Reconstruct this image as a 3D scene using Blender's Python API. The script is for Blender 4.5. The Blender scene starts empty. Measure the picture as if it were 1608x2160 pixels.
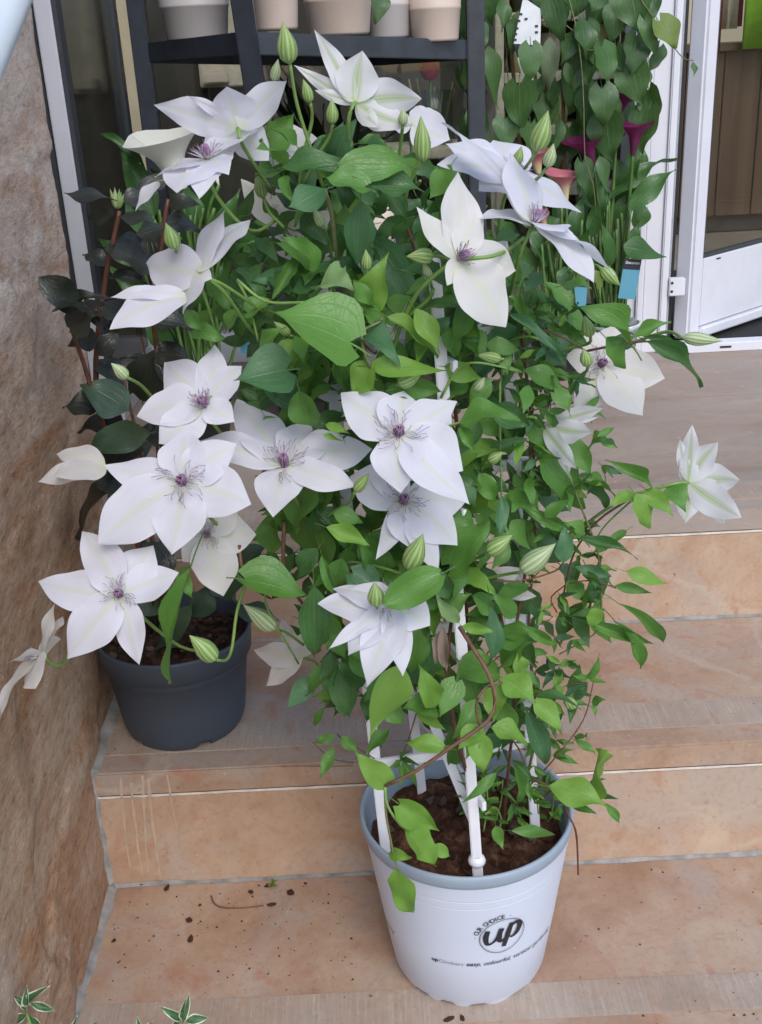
import bpy, bmesh, math, random
import numpy as np
from mathutils import Vector, Matrix, noise
rad = math.radians
rng = random.Random(7)
scene = bpy.context.scene
COL = scene.collection

# ------------------------------------------------------------------ camera, sky, light, exposure
FPX, PITCH, ROLL = 2300.0, rad(23.0), rad(2.9)
CAM = np.array([0.0, 0.0, 1.05])
cF = np.array([0, math.cos(PITCH), -math.sin(PITCH)])
_r0 = np.array([1.0, 0, 0]); _u0 = np.array([0, math.sin(PITCH), math.cos(PITCH)])
cR = math.cos(ROLL) * _r0 - math.sin(ROLL) * _u0
cU = math.cos(ROLL) * _u0 + math.sin(ROLL) * _r0
cam_d = bpy.data.cameras.new('camera'); cam = bpy.data.objects.new('camera', cam_d); COL.objects.link(cam)
M = Matrix.Identity(4)
for i in range(3):
    M[i][0] = cR[i]; M[i][1] = cU[i]; M[i][2] = -cF[i]; M[i][3] = CAM[i]
cam.matrix_world = M
cam_d.sensor_fit = 'VERTICAL'; cam_d.sensor_height = 24.0; cam_d.lens = 24.0 * FPX / 2160.0
cam_d.clip_start = 0.02; cam_d.clip_end = 500
scene.camera = cam

SUN_EL, SUN_AZ = rad(47), rad(163)      # azimuth measured from +Y clockwise: behind the camera
world = bpy.data.worlds.new('World'); scene.world = world; world.use_nodes = True
wn = world.node_tree.nodes; wl = world.node_tree.links
bg = wn['Background']
sky = wn.new('ShaderNodeTexSky'); sky.sky_type = 'NISHITA'; sky.sun_disc = False
sky.sun_elevation = SUN_EL; sky.sun_rotation = SUN_AZ; sky.air_density = 1.2; sky.dust_density = 1.2; sky.ozone_density = 1.0
wl.new(sky.outputs[0], bg.inputs[0]); bg.inputs[1].default_value = 0.15
sun_d = bpy.data.lights.new('sun', 'SUN'); sun_d.energy = 1.2; sun_d.angle = rad(35); sun_d.color = (1.0, 0.96, 0.92)
sun = bpy.data.objects.new('sun', sun_d); COL.objects.link(sun)
sdir = Vector((math.sin(SUN_AZ) * math.cos(SUN_EL), math.cos(SUN_AZ) * math.cos(SUN_EL), math.sin(SUN_EL)))
sun.rotation_euler = (-sdir).to_track_quat('-Z', 'Y').to_euler()
sun.location = (0, -3, 5)
vs = scene.view_settings
vs.view_transform = 'Standard'; vs.look = 'None'; vs.gamma = 1.0; vs.use_curve_mapping = False
vs.exposure = 0.61

# ------------------------------------------------------------------ measuring helpers
def ray(x, y):
    return cF + cR * (x - 804) / FPX - cU * (y - 1080) / FPX
def at(x, y, Y):                       # photograph position + distance in front -> point in the place
    d = ray(x, y); return CAM + d * (Y / d[1])
def atz(x, y, z):
    d = ray(x, y); return CAM + d * ((z - CAM[2]) / d[2])
def depth(P):
    return float(np.dot(np.asarray(P) - CAM, cF))
def camdir(a, b, c):                   # right, up, towards the viewer
    v = cR * a + cU * b - cF * c
    return v / np.linalg.norm(v)
def V(p): return Vector((float(p[0]), float(p[1]), float(p[2])))

# ------------------------------------------------------------------ object helpers
def mesh_from(name, verts, faces, uvs=None, smooth=True, mat_idx=None):
    me = bpy.data.meshes.new(name)
    me.from_pydata([tuple(map(float, v)) for v in verts], [], faces)
    if uvs is not None:
        uv = me.uv_layers.new(name='UVMap')
        for li, l in enumerate(me.loops): uv.data[li].uv = uvs[l.vertex_index]
    if mat_idx is not None:
        me.polygons.foreach_set('material_index', mat_idx)
    if smooth: me.polygons.foreach_set('use_smooth', [True] * len(me.polygons))
    me.update(); return me
def put(name, me, mat=None, parent=None, matrix=None):
    o = bpy.data.objects.new(name, me); COL.objects.link(o)
    if mat is not None and me is not None:
        mats = mat if isinstance(mat, (list, tuple)) else [mat]
        if len(me.materials) == 0:
            for m in mats: me.materials.append(m)
        elif me.materials[0] != mats[0]:
            o.material_slots[0].link = 'OBJECT'; o.material_slots[0].material = mats[0]
    if parent is not None:
        o.parent = parent
        o.matrix_parent_inverse = Matrix.Translation(-world_loc(parent))
    if matrix is not None: o.matrix_basis = matrix
    return o
WL = {}
def world_loc(o): return WL.get(o.name, Vector((0, 0, 0)))
def empty(name, loc, parent=None):
    o = bpy.data.objects.new(name, None); COL.objects.link(o); o.empty_display_size = 0.02
    l = V(loc)
    if parent is not None:
        o.parent = parent; o.location = l - world_loc(parent)
    else: o.location = l
    WL[o.name] = l
    return o
def tag(o, label=None, cat=None, group=None, kind=None):
    if label: o['label'] = label
    if cat: o['category'] = cat
    if group: o['group'] = group
    if kind: o['kind'] = kind
    return o
def bm_mesh(name, bm, smooth=False):
    me = bpy.data.meshes.new(name); bm.to_mesh(me); bm.free()
    if smooth: me.polygons.foreach_set('use_smooth', [True] * len(me.polygons))
    return me
def box_bm(x0, x1, y0, y1, z0, z1, bev=0.0, bm=None, seg=2):
    own = bm is None
    b = bmesh.new()
    bmesh.ops.create_cube(b, size=1)
    for v in b.verts:
        v.co = Vector(((x0 + x1) / 2 + v.co.x * (x1 - x0), (y0 + y1) / 2 + v.co.y * (y1 - y0), (z0 + z1) / 2 + v.co.z * (z1 - z0)))
    if bev: bmesh.ops.bevel(b, geom=b.edges[:], offset=bev, segments=seg, affect='EDGES')
    return b
def box(name, x0, x1, y0, y1, z0, z1, mat, parent=None, bev=0.0, matrix=None, smooth=False):
    return put(name, bm_mesh(name, box_bm(x0, x1, y0, y1, z0, z1, bev), smooth), mat, parent, matrix)
def bar(name, A, B, w, h, mat, parent=None, up=(0, 0, 1), bev=0.001):      # rectangular bar from A to B
    A = V(A); B = V(B); d = B - A; L = d.length; x = d.normalized(); u = Vector(up)
    y = u.cross(x).normalized(); z = x.cross(y)
    m = Matrix(((x.x, y.x, z.x, A.x), (x.y, y.y, z.y, A.y), (x.z, y.z, z.z, A.z), (0, 0, 0, 1)))
    b = box_bm(0, L, -w / 2, w / 2, -h / 2, h / 2, bev)
    bmesh.ops.transform(b, matrix=m, verts=b.verts)
    return put(name, bm_mesh(name, b), mat, parent)
def tube_data(pts, radii, sides=6, cap=True):
    pts = [np.asarray(p, float) for p in pts]; n = len(pts); vs_, fs = [], []
    up = np.array([0.3, 0.2, 1.0])
    for i, p in enumerate(pts):
        t = pts[min(i + 1, n - 1)] - pts[max(i - 1, 0)]; t = t / (np.linalg.norm(t) + 1e-9)
        a = np.cross(t, up); 
        if np.linalg.norm(a) < 1e-3: a = np.cross(t, [1, 0, 0])
        a /= np.linalg.norm(a); b = np.cross(t, a)
        r = radii[i] if hasattr(radii, '__len__') else radii
        for k in range(sides):
            an = 2 * math.pi * k / sides
            vs_.append(p + r * (math.cos(an) * a + math.sin(an) * b))
    for i in range(n - 1):
        for k in range(sides):
            k2 = (k + 1) % sides
            fs.append((i * sides + k, i * sides + k2, (i + 1) * sides + k2, (i + 1) * sides + k))
    if cap:
        fs.append(tuple(range(sides))[::-1]); fs.append(tuple((n - 1) * sides + k for k in range(sides)))
    return vs_, fs
def smooth_path(pts, n=14):
    pts = [np.asarray(p, float) for p in pts]
    P = [2 * pts[0] - pts[1]] + pts + [2 * pts[-1] - pts[-2]]; out = []
    segs = len(pts) - 1; per = max(2, int(math.ceil(n / segs)))
    for i in range(segs):
        p0, p1, p2, p3 = P[i:i + 4]
        for k in range(per):
            t = k / per
            out.append(.5 * (2 * p1 + (p2 - p0) * t + (2 * p0 - 5 * p1 + 4 * p2 - p3) * t * t + (3 * p1 - p0 - 3 * p2 + p3) * t ** 3))
    out.append(pts[-1]); return out
def tube(name, pts, r0, r1, mat, parent, sides=6, n=14):
    P = smooth_path(pts, n); m = len(P)
    v, f = tube_data(P, [r0 + (r1 - r0) * i / (m - 1) for i in range(m)], sides)
    return put(name, mesh_from(name, v, f), mat, parent)
def lathe(prof, seg=48, cx=0, cy=0, wob=None):
    vs_, fs = [], []
    for i, (r, z) in enumerate(prof):
        for k in range(seg):
            a = 2 * math.pi * k / seg; rr, zz = (r, z) if wob is None else wob(i, r, z, a)
            vs_.append((cx + rr * math.cos(a), cy + rr * math.sin(a), zz))
    for i in range(len(prof) - 1):
        for k in range(seg):
            k2 = (k + 1) % seg
            fs.append((i * seg + k, i * seg + k2, (i + 1) * seg + k2, (i + 1) * seg + k))
    return vs_, fs
def nz(x, y, z, s=1.0): return noise.noise(Vector((x * s, y * s, z * s)))

# ------------------------------------------------------------------ materials
class NT:
    def __init__(self, name):
        self.m = bpy.data.materials.new(name); self.m.use_nodes = True
        self.t = self.m.node_tree; self.p = self.t.nodes['Principled BSDF']; self.out = self.t.nodes['Material Output']
    def n(self, ty, **kw):
        nd = self.t.nodes.new('ShaderNode' + ty)
        for k, v in kw.items(): setattr(nd, k, v)
        return nd
    def l(self, a, b): self.t.links.new(a, b)
    def set(self, **kw):
        for k, v in kw.items():
            i = self.p.inputs[k.replace('_', ' ')]
            if hasattr(v, 'is_linked') or hasattr(v, 'links'): self.l(v, i)
            else: i.default_value = v if not (isinstance(v, tuple) and len(v) == 3) else (*v, 1)
    def coord(self, kind='Object'): return self.n('TexCoord').outputs[kind]
    def mapping(self, vec, scale=(1, 1, 1), loc=(0, 0, 0), rot=(0, 0, 0)):
        m = self.n('Mapping'); self.l(vec, m.inputs[0]); m.inputs['Scale'].default_value = scale
        m.inputs['Location'].default_value = loc; m.inputs['Rotation'].default_value = rot; return m.outputs[0]
    def noise(self, vec, scale, detail=5, rough=.55, dist=0.0):
        k = self.n('TexNoise'); self.l(vec, k.inputs['Vector']); k.inputs['Scale'].default_value = scale
        k.inputs['Detail'].default_value = detail; k.inputs['Roughness'].default_value = rough; k.inputs['Distortion'].default_value = dist
        return k.outputs['Fac']
    def ramp(self, fac, stops, interp='LINEAR'):
        r = self.n('ValToRGB'); self.l(fac, r.inputs[0]); r.color_ramp.interpolation = interp
        e = r.color_ramp.elements
        while len(e) < len(stops): e.new(0.5)
        for k, (p, c) in enumerate(stops):
            e[k].position = p; e[k].color = (c, c, c, 1) if not isinstance(c, tuple) else (*c, 1)
        return r.outputs[0]
    def mix(self, fac, a, b, blend='MIX'):
        x = self.n('Mix', data_type='RGBA', blend_type=blend)
        for s, v in ((x.inputs[0], fac), (x.inputs[6], a), (x.inputs[7], b)):
            if hasattr(v, 'links'): self.l(v, s)
            elif isinstance(v, tuple): s.default_value = (*v, 1)
            else: s.default_value = v
        return x.outputs[2]
    def math(self, op, a, b=None, clamp=False):
        x = self.n('Math', operation=op, use_clamp=clamp)
        for s, v in ((x.inputs[0], a), (x.inputs[1], b)):
            if v is None: continue
            if hasattr(v, 'links'): self.l(v, s)
            else: s.default_value = v
        return x.outputs[0]
    def bump(self, h, strength=.3, dist=.002, normal=None):
        b = self.n('Bump'); self.l(h, b.inputs['Height']); b.inputs['Strength'].default_value = strength; b.inputs['Distance'].default_value = dist
        if normal is not None: self.l(normal, b.inputs['Normal'])
        return b.outputs[0]
    def obj_random(self): return self.n('ObjectInfo').outputs['Random']
    def translucent(self, col, fac):
        tr = self.n('BsdfTranslucent'); mx = self.n('MixShader'); mx.inputs[0].default_value = fac
        if hasattr(col, 'links'): self.l(col, tr.inputs[0])
        else: tr.inputs[0].default_value = (*col, 1)
        self.l(self.p.outputs[0], mx.inputs[1]); self.l(tr.outputs[0], mx.inputs[2]); self.l(mx.outputs[0], self.out.inputs[0])
MAT = {}
def plain(name, col, rough=.5, spec=.5, nscale=60, namp=.12, bump=0.0, metal=0.0):
    t = NT(name); c = t.coord(); f = t.noise(c, nscale, 4)
    dk = tuple(v * (1 - namp) for v in col); lt = tuple(min(1, v * (1 + namp)) for v in col)
    t.set(Base_Color=t.ramp(f, [(.3, dk), (.7, lt)]), Roughness=rough, Specular_IOR_Level=spec, Metallic=metal)
    if bump: t.set(Normal=t.bump(t.noise(c, nscale * 3, 4), bump, .001))
    MAT[name] = t.m; return t.m

def petal_mat(name, rib, ribw, ribf, base=(.785, .775, .855)):
    t = NT(name); uv = t.coord('UV'); sep = t.n('SeparateXYZ'); t.l(uv, sep.inputs[0])
    s, v = sep.outputs[0], sep.outputs[1]
    at_ = t.math('ABSOLUTE', t.math('SUBTRACT', t.math('MULTIPLY', v, 2.0), 1.0))
    streak = t.noise(t.mapping(uv, (3, 46, 1)), 1.0, 3)
    c1 = t.ramp(streak, [(.25, tuple(x * .93 for x in base)), (.75, base)])
    ribm = t.math('MULTIPLY', t.ramp(at_, [(0.0, 1.0), (ribw * .45, .75), (ribw, 0.0)], 'EASE'), t.ramp(s, [(0, 1.0), (.55, .8), (1, .45)]))
    stripe = t.ramp(t.math('SINE', t.math('MULTIPLY', at_, 48.0)), [(0, .55), (1, 1.0)])
    ribm = t.math('MULTIPLY', t.math('MULTIPLY', ribm, stripe), ribf)
    c2 = t.mix(ribm, c1, rib)
    basem = t.ramp(s, [(0.0, .55), (.16, 0.0)])
    c3 = t.mix(basem, c2, (.66, .74, .42))
    fleck = t.ramp(t.noise(t.coord('Object'), 160, 2), [(.74, 0.0), (.80, .35)])
    c4 = t.mix(fleck, c3, (.62, .55, .50))
    h = t.math('MULTIPLY', streak, .8)
    t.set(Base_Color=c4, Roughness=.52, Specular_IOR_Level=.3, Normal=t.bump(h, .12, .0010))
    t.translucent(c4, .40); MAT[name] = t.m
petal_mat('petal_white', (.68, .74, .54), .22, .75)
petal_mat('petal_cream', (.74, .76, .55), .26, .7, (.80, .775, .765))
petal_mat('petal_barred', (.36, .52, .13), .34, .95, (.80, .79, .82))

def leaf_mat(name, dark, light, rough=.38, trans=.22, vein=(.30, .42, .16), veinf=.45, spec=.5):
    t = NT(name); uv = t.coord('UV'); sep = t.n('SeparateXYZ'); t.l(uv, sep.inputs[0])
    s, v = sep.outputs[0], sep.outputs[1]
    at_ = t.math('ABSOLUTE', t.math('SUBTRACT', t.math('MULTIPLY', v, 2.0), 1.0))
    rnd = t.obj_random()
    c = t.ramp(rnd, [(0, dark), (1, light)])
    blot = t.noise(t.coord('Object'), 2.2, 4)
    c = t.mix(t.ramp(blot, [(.3, 0.0), (.7, .5)]), c, tuple(x * 1.35 for x in light))
    g = lambda c0, w: t.ramp(at_, [(max(0, c0 - w), 0.0), (c0, 1.0), (c0 + w, 0.0)], 'LINEAR')
    mid = t.ramp(at_, [(0, 1.0), (.045, 0.0)])
    lat = t.math('MAXIMUM', g(.34, .03), g(.68, .025))
    net = t.n('TexVoronoi', feature='DISTANCE_TO_EDGE'); t.l(t.mapping(uv, (9, 7, 1)), net.inputs['Vector']); net.inputs['Scale'].default_value = 1.4
    netm = t.ramp(net.outputs['Distance'], [(0, .35), (.05, 0.0)])
    veins = t.math('MAXIMUM', t.math('MAXIMUM', mid, t.math('MULTIPLY', lat, .7)), netm)
    col = t.mix(t.math('MULTIPLY', veins, veinf), c, vein)
    t.set(Base_Color=col, Roughness=rough, Specular_IOR_Level=spec, Normal=t.bump(t.math('MULTIPLY', veins, -1.0), .35, .0015))
    t.translucent(t.mix(.4, col, (.25, .45, .04)), trans); MAT[name] = t.m
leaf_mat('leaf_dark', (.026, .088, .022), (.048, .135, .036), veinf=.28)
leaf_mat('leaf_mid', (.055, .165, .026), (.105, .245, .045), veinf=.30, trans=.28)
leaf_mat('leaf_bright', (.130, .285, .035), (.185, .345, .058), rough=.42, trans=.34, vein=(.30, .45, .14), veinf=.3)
leaf_mat('leaf_blue', (.034, .105, .046), (.060, .160, .068), rough=.42, veinf=.3)
leaf_mat('leaf_vine', (.022, .062, .020), (.062, .140, .042), rough=.36, veinf=.25)
leaf_mat('leaf_vine_grey', (.10, .14, .08), (.13, .17, .10), rough=.6, veinf=.3)
leaf_mat('leaf_vine_yellow', (.10, .17, .035), (.14, .19, .035), rough=.5, veinf=.3)
leaf_mat('leaf_calla', (.028, .085, .022), (.055, .145, .035), rough=.30, veinf=.12)
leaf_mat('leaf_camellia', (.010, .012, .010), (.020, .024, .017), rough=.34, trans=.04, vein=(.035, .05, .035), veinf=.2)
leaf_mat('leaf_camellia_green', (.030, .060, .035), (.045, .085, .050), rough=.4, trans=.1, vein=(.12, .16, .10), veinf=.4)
leaf_mat('leaf_dead', (.16, .12, .09), (.20, .15, .12), rough=.8, trans=.05, vein=(.1, .07, .05))
def varieg():
    t = NT('leaf_variegated'); uv = t.coord('UV'); sep = t.n('SeparateXYZ'); t.l(uv, sep.inputs[0])
    at_ = t.math('ABSOLUTE', t.math('SUBTRACT', t.math('MULTIPLY', sep.outputs[1], 2.0), 1.0))
    w = t.math('ADD', at_, t.math('MULTIPLY', t.noise(t.mapping(uv, (7, 2, 1)), 1.0, 2), .3))
    e = t.math('MAXIMUM', t.ramp(w, [(.88, 0.0), (.94, 1.0)]), t.ramp(sep.outputs[0], [(.93, 0.0), (.97, 1.0)]))
    c = t.mix(e, t.ramp(t.noise(uv, 5), [(.3, (.05, .13, .05)), (.7, (.09, .20, .08))]), (.70, .72, .58))
    t.set(Base_Color=c, Roughness=.45); t.translucent(c, .2); MAT['leaf_variegated'] = t.m
varieg()
def bud_mat(name, g0, g1):
    t = NT(name); uv = t.coord('UV'); sep = t.n('SeparateXYZ'); t.l(uv, sep.inputs[0])
    st = t.math('SINE', t.math('MULTIPLY', sep.outputs[1], 6.2832 * 12))
    f = t.math('ADD', t.math('MULTIPLY', st, .3), t.math('MULTIPLY', t.noise(t.mapping(uv, (2, 14, 1)), 1.0, 3), .9))
    c = t.ramp(f, [(.25, g0), (.75, g1)])
    t.set(Base_Color=c, Roughness=.45, Normal=t.bump(st, .25, .0008)); t.translucent(c, .2); MAT[name] = t.m
bud_mat('bud_green', (.20, .34, .09), (.42, .52, .22))
bud_mat('bud_pale', (.32, .44, .20), (.58, .64, .42))
plain('stalk_green', (.17, .29, .07), .5, nscale=90)
plain('stalk_brown', (.15, .075, .045), .6, nscale=120, namp=.3)
plain('stalk_calla', (.075, .15, .035), .45, nscale=60, namp=.25)
plain('stalk_olive', (.16, .17, .07), .55, nscale=100, namp=.3)
plain('stem_red', (.12, .043, .026), .5, nscale=120, namp=.3)
plain('cane_wood', (.22, .11, .05), .6, nscale=40, namp=.3)
def stamen_mat():
    t = NT('stamen_filament'); s = t.n('SeparateXYZ'); t.l(t.coord('UV'), s.inputs[0])
    t.set(Base_Color=t.ramp(s.outputs[0], [(0, (.76, .79, .60)), (.40, (.74, .71, .76)), (.70, (.48, .38, .50)), (1, (.16, .09, .16))]), Roughness=.6)
    MAT['stamen_filament'] = t.m
stamen_mat()
plain('stamen_boss', (.30, .17, .30), .6, nscale=900, namp=.5)

# ---- stone
def stone(name, tones, grey, red, grain=.3, sx=1.0, band=None, speck=.5, rough=.62, seed=0.0, greyf=.75):
    t = NT(name); c = t.mapping(t.coord(), (sx, 1, 1), (seed, seed * .7, seed * 1.3))
    big = t.noise(c, 3.2, 6, .6, .6); fine = t.noise(c, 130, 5, .7); mid = t.noise(c, 12, 6, .65, 1.0)
    col = t.ramp(t.math('ADD', t.math('MULTIPLY', big, .65), t.math('MULTIPLY', mid, .35)), [(.36, tones[0]), (.49, tones[1]), (.62, tones[2])])
    gm = t.ramp(t.noise(t.mapping(c, (1, 1, 1), (5.2, 1.1, 3.3)), 5.0, 7, .62, 1.2), [(.48, 0.0), (.62, greyf)])
    col = t.mix(gm, col, grey)
    vor = t.n('TexVoronoi', feature='DISTANCE_TO_EDGE'); vor.inputs['Scale'].default_value = 5.5
    wv = t.n('Mix', data_type='VECTOR'); wv.inputs[0].default_value = .16
    nn = t.n('TexNoise'); t.l(c, nn.inputs['Vector']); nn.inputs['Scale'].default_value = 4.0; nn.inputs['Detail'].default_value = 5
    t.l(c, wv.inputs[4]); t.l(nn.outputs['Color'], wv.inputs[5]); t.l(wv.outputs[1], vor.inputs['Vector'])
    vm = t.math('MULTIPLY', t.ramp(vor.outputs['Distance'], [(0, 1.0), (.035, 0.0)]), t.ramp(t.noise(c, 2.3, 3), [(.50, 0.0), (.60, 1.0)]))
    col = t.mix(t.math('MULTIPLY', vm, .8), col, (grey[0] * 1.15, grey[1] * 1.15, grey[2] * 1.1))
    rm = t.ramp(t.noise(t.mapping(c, (1, 1, 1), (9.1, 4.7, 2.2)), 7.5, 6, .62, 2.5), [(.57, 0.0), (.68, .85)])
    col = t.mix(rm, col, red)
    col = t.mix(t.math('MULTIPLY', t.ramp(fine, [(.30, 1.0), (.48, 0.0)]), grain), col, tuple(v * .55 for v in tones[0]))
    col = t.mix(t.math('MULTIPLY', t.ramp(t.noise(c, 150, 3), [(.66, 0.0), (.76, 1.0)]), speck), col, (.62, .52, .42))
    dark = t.ramp(t.noise(c, 95, 2, .5), [(.20, 1.0), (.27, 0.0)])
    col = t.mix(t.math('MULTIPLY', dark, .7), col, (.06, .04, .03))
    h = t.math('ADD', t.math('MULTIPLY', mid, .5), t.math('MULTIPLY', fine, .35))
    if band:
        hatch = t.noise(t.mapping(t.coord(), (260, 14, 260), rot=(0, 0, .10)), 1.0, 4, .7)
        col = t.mix(t.ramp(hatch, [(.35, .28), (.62, 0.0)]), col, tuple(v * .6 for v in grey))
        col = t.mix(t.math('MULTIPLY', t.ramp(hatch, [(.55, 0.0), (.8, 1.0)]), .35), col, (.52, .46, .42))
        h = t.math('ADD', h, t.math('MULTIPLY', hatch, 1.2))
    t.set(Base_Color=col, Roughness=t.ramp(mid, [(.2, rough - .12), (.8, rough + .14)]), Specular_IOR_Level=.35, Normal=t.bump(h, .35, .0025))
    MAT[name] = t.m
TAN = [(.29, .170, .110), (.39, .255, .175), (.46, .340, .252)]
stone('stone_tread', TAN, (.37, .305, .265), (.38, .19, .125))
stone('stone_riser', [(.35, .205, .130), (.45, .300, .205), (.52, .390, .295)], (.42, .34, .285), (.42, .24, .155), seed=3.1)
stone('stone_landing', [(.25, .185, .145), (.34, .265, .215), (.41, .335, .285)], (.34, .285, .255), (.37, .26, .20), sx=.35, grain=.2, seed=6.4)
stone('stone_band', [(.34, .245, .185), (.40, .30, .235), (.45, .36, .29)], (.37, .31, .27), (.40, .26, .18), band=True, seed=1.7)
def rock():
    t = NT('stone_wall_face'); c = t.coord(); sep = t.n('SeparateXYZ'); t.l(c, sep.inputs[0])
    c0 = c; c = t.mapping(c, (1, .42, 1.0), rot=(.08, 0, 0)); st = c
    big = t.noise(st, 3.0, 7, .62, .5); mid = t.noise(c, 20, 8, .72, .3); fine = t.noise(c, 110, 6, .75)
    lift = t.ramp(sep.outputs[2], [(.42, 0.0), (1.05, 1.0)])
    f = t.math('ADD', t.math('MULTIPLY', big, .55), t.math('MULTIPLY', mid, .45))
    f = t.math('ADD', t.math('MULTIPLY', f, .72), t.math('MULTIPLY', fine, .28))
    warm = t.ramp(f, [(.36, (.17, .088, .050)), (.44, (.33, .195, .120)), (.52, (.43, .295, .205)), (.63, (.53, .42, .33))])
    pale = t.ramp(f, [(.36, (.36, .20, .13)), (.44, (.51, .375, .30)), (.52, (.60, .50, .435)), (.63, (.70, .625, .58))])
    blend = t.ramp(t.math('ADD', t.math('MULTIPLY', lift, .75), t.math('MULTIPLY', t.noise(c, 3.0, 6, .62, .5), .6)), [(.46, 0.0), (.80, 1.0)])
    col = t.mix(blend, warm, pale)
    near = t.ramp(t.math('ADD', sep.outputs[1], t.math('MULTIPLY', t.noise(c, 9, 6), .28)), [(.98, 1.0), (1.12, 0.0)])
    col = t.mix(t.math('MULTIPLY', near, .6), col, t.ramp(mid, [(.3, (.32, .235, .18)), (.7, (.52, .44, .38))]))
    rust = t.ramp(t.noise(t.mapping(c, (1, 1, 1), (3, 7, 1)), 8, 7, .66, .9), [(.52, 0.0), (.66, .65)])
    col = t.mix(rust, col, t.ramp(fine, [(.3, (.19, .070, .026)), (.7, (.44, .205, .078))]))
    blk = t.ramp(t.noise(t.mapping(c, (1, 1, 1), (1, 2, 8)), 11, 8, .72, .8), [(.27, .75), (.36, 0.0)])
    col = t.mix(blk, col, (.10, .085, .078))
    col = t.mix(t.math('MULTIPLY', t.ramp(fine, [(.30, 1.0), (.45, 0.0)]), .4), col, (.13, .08, .05))
    spark = t.ramp(t.noise(t.mapping(c0, (1, .6, 1)), 230, 2), [(.66, 0.0), (.74, .6)])
    col = t.mix(spark, col, (.66, .56, .47))
    h = t.math('ADD', t.math('ADD', t.math('MULTIPLY', mid, 1.2), t.math('MULTIPLY', fine, .6)), t.math('MULTIPLY', t.noise(c, 220, 3), .3))
    t.set(Base_Color=col, Roughness=.72, Specular_IOR_Level=.3, Normal=t.bump(h, .85, .004)); MAT['stone_wall_face'] = t.m
rock()
plain('mortar', (.26, .25, .24), .85, nscale=40, namp=.35, bump=.5)
plain('joint_white', (.66, .60, .53), .8, nscale=60, namp=.2, bump=.3)
plain('limescale', (.47, .345, .255), .8, nscale=70, namp=.12)
plain('paving', (.26, .24, .22), .8, nscale=8, namp=.25, bump=.3)
# ---- manufactured
plain('frame_white', (.68, .68, .745), .42, nscale=14, namp=.04)
plain('frame_shadowgap', (.012, .012, .014), .6)
plain('gasket', (.05, .055, .065), .6)
plain('alu_grey', (.30, .31, .34), .4)
plain('shelf_metal', (.030, .036, .050), .38, nscale=30, namp=.25)
plain('trellis_white', (.80, .78, .84), .38, nscale=30, namp=.04)
plain('pipe_white', (.60, .66, .72), .32, nscale=12, namp=.05)
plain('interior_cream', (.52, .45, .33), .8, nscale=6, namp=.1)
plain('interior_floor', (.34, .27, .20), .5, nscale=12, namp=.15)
plain('painted_gloom', (.075, .065, .055), .8, nscale=5, namp=.4); plain('interior_dark', (.06, .05, .045), .7, nscale=8, namp=.3)  # first one puts the shade of the dim shop into its colour
plain('box_dim', (.13, .10, .06), .7); plain('box_cream', (.60, .52, .42), .7); plain('box_grey', (.28, .28, .28), .7); plain('box_ochre', (.42, .30, .12), .7)
plain('cloth_red', (.33, .012, .018), .75, nscale=40); plain('cloth_green', (.20, .42, .01), .7, nscale=40); plain('cloth_cream', (.62, .58, .44), .75)
plain('mat_black', (.02, .02, .022), .9, nscale=300, namp=.6, bump=.6)
plain('label_white', (.72, .74, .78), .45, nscale=30, namp=.08); plain('label_blue', (.10, .31, .42), .4, nscale=20, namp=.06); plain('label_navy', (.018, .022, .04), .4)
plain('ink_black', (.022, .020, .026), .5); plain('ink_grey', (.24, .25, .29), .5)
plain('rose_red', (.45, .02, .07), .6, nscale=50, namp=.3)
plain('pot_shelf', (.66, .54, .47), .28, nscale=10, namp=.05); plain('pot_shelf_grey', (.54, .50, .49), .3, nscale=10, namp=.05)
def wood():
    t = NT('cabinet_wood'); c = t.coord()
    w = t.noise(t.mapping(c, (26, 26, 1.2)), 1.0, 6, .6, .6)
    t.set(Base_Color=t.ramp(w, [(.3, (.085, .045, .026)), (.55, (.14, .080, .047)), (.8, (.19, .115, .07))]), Roughness=.5); MAT['cabinet_wood'] = t.m
wood()
def potmat(name, col, dirt, rough):
    t = NT(name); c = t.coord()
    f = t.noise(t.mapping(c, (1, 1, .3)), 9, 5); col1 = t.ramp(f, [(.3, tuple(v * .94 for v in col)), (.7, col)])
    sp = t.ramp(t.noise(c, 170, 2), [(.76, 0.0), (.80, .8)]); col1 = t.mix(sp, col1, dirt)
    sc = t.ramp(t.noise(t.mapping(c, (60, 60, 9), rot=(.4, .3, .2)), 1.0, 3), [(.68, 0.0), (.78, .22)]); col1 = t.mix(sc, col1, dirt)
    t.set(Base_Color=col1, Roughness=t.ramp(f, [(.2, rough - .06), (.8, rough + .1)]), Specular_IOR_Level=.4, Normal=t.bump(t.noise(c, 40, 4), .06, .002)); MAT[name] = t.m
potmat('pot_white', (.63, .67, .79), (.40, .38, .38), .40)
potmat('pot_rim_grey', (.30, .36, .44), (.40, .38, .36), .42)
potmat('pot_navy', (.050, .064, .088), (.22, .22, .23), .46)
potmat('pot_black', (.02, .021, .024), (.1, .1, .1), .5)
def soilmat(name, a, b, cc):
    t = NT(name); c = t.coord()
    f = t.noise(c, 70, 7, .7); col = t.ramp(f, [(.32, a), (.52, b), (.72, cc)])
    t.set(Base_Color=col, Roughness=.92, Specular_IOR_Level=.15, Normal=t.bump(t.math('ADD', f, t.noise(c, 220, 4)), .9, .004)); MAT[name] = t.m
soilmat('soil_brown', (.028, .013, .008), (.090, .042, .027), (.20, .11, .07))
soilmat('soil_dark', (.012, .008, .006), (.045, .027, .019), (.13, .08, .055))
soilmat('bark', (.070, .030, .018), (.16, .070, .042), (.26, .14, .09))
soilmat('bark_pale', (.12, .085, .07), (.22, .16, .13), (.34, .27, .22))
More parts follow.
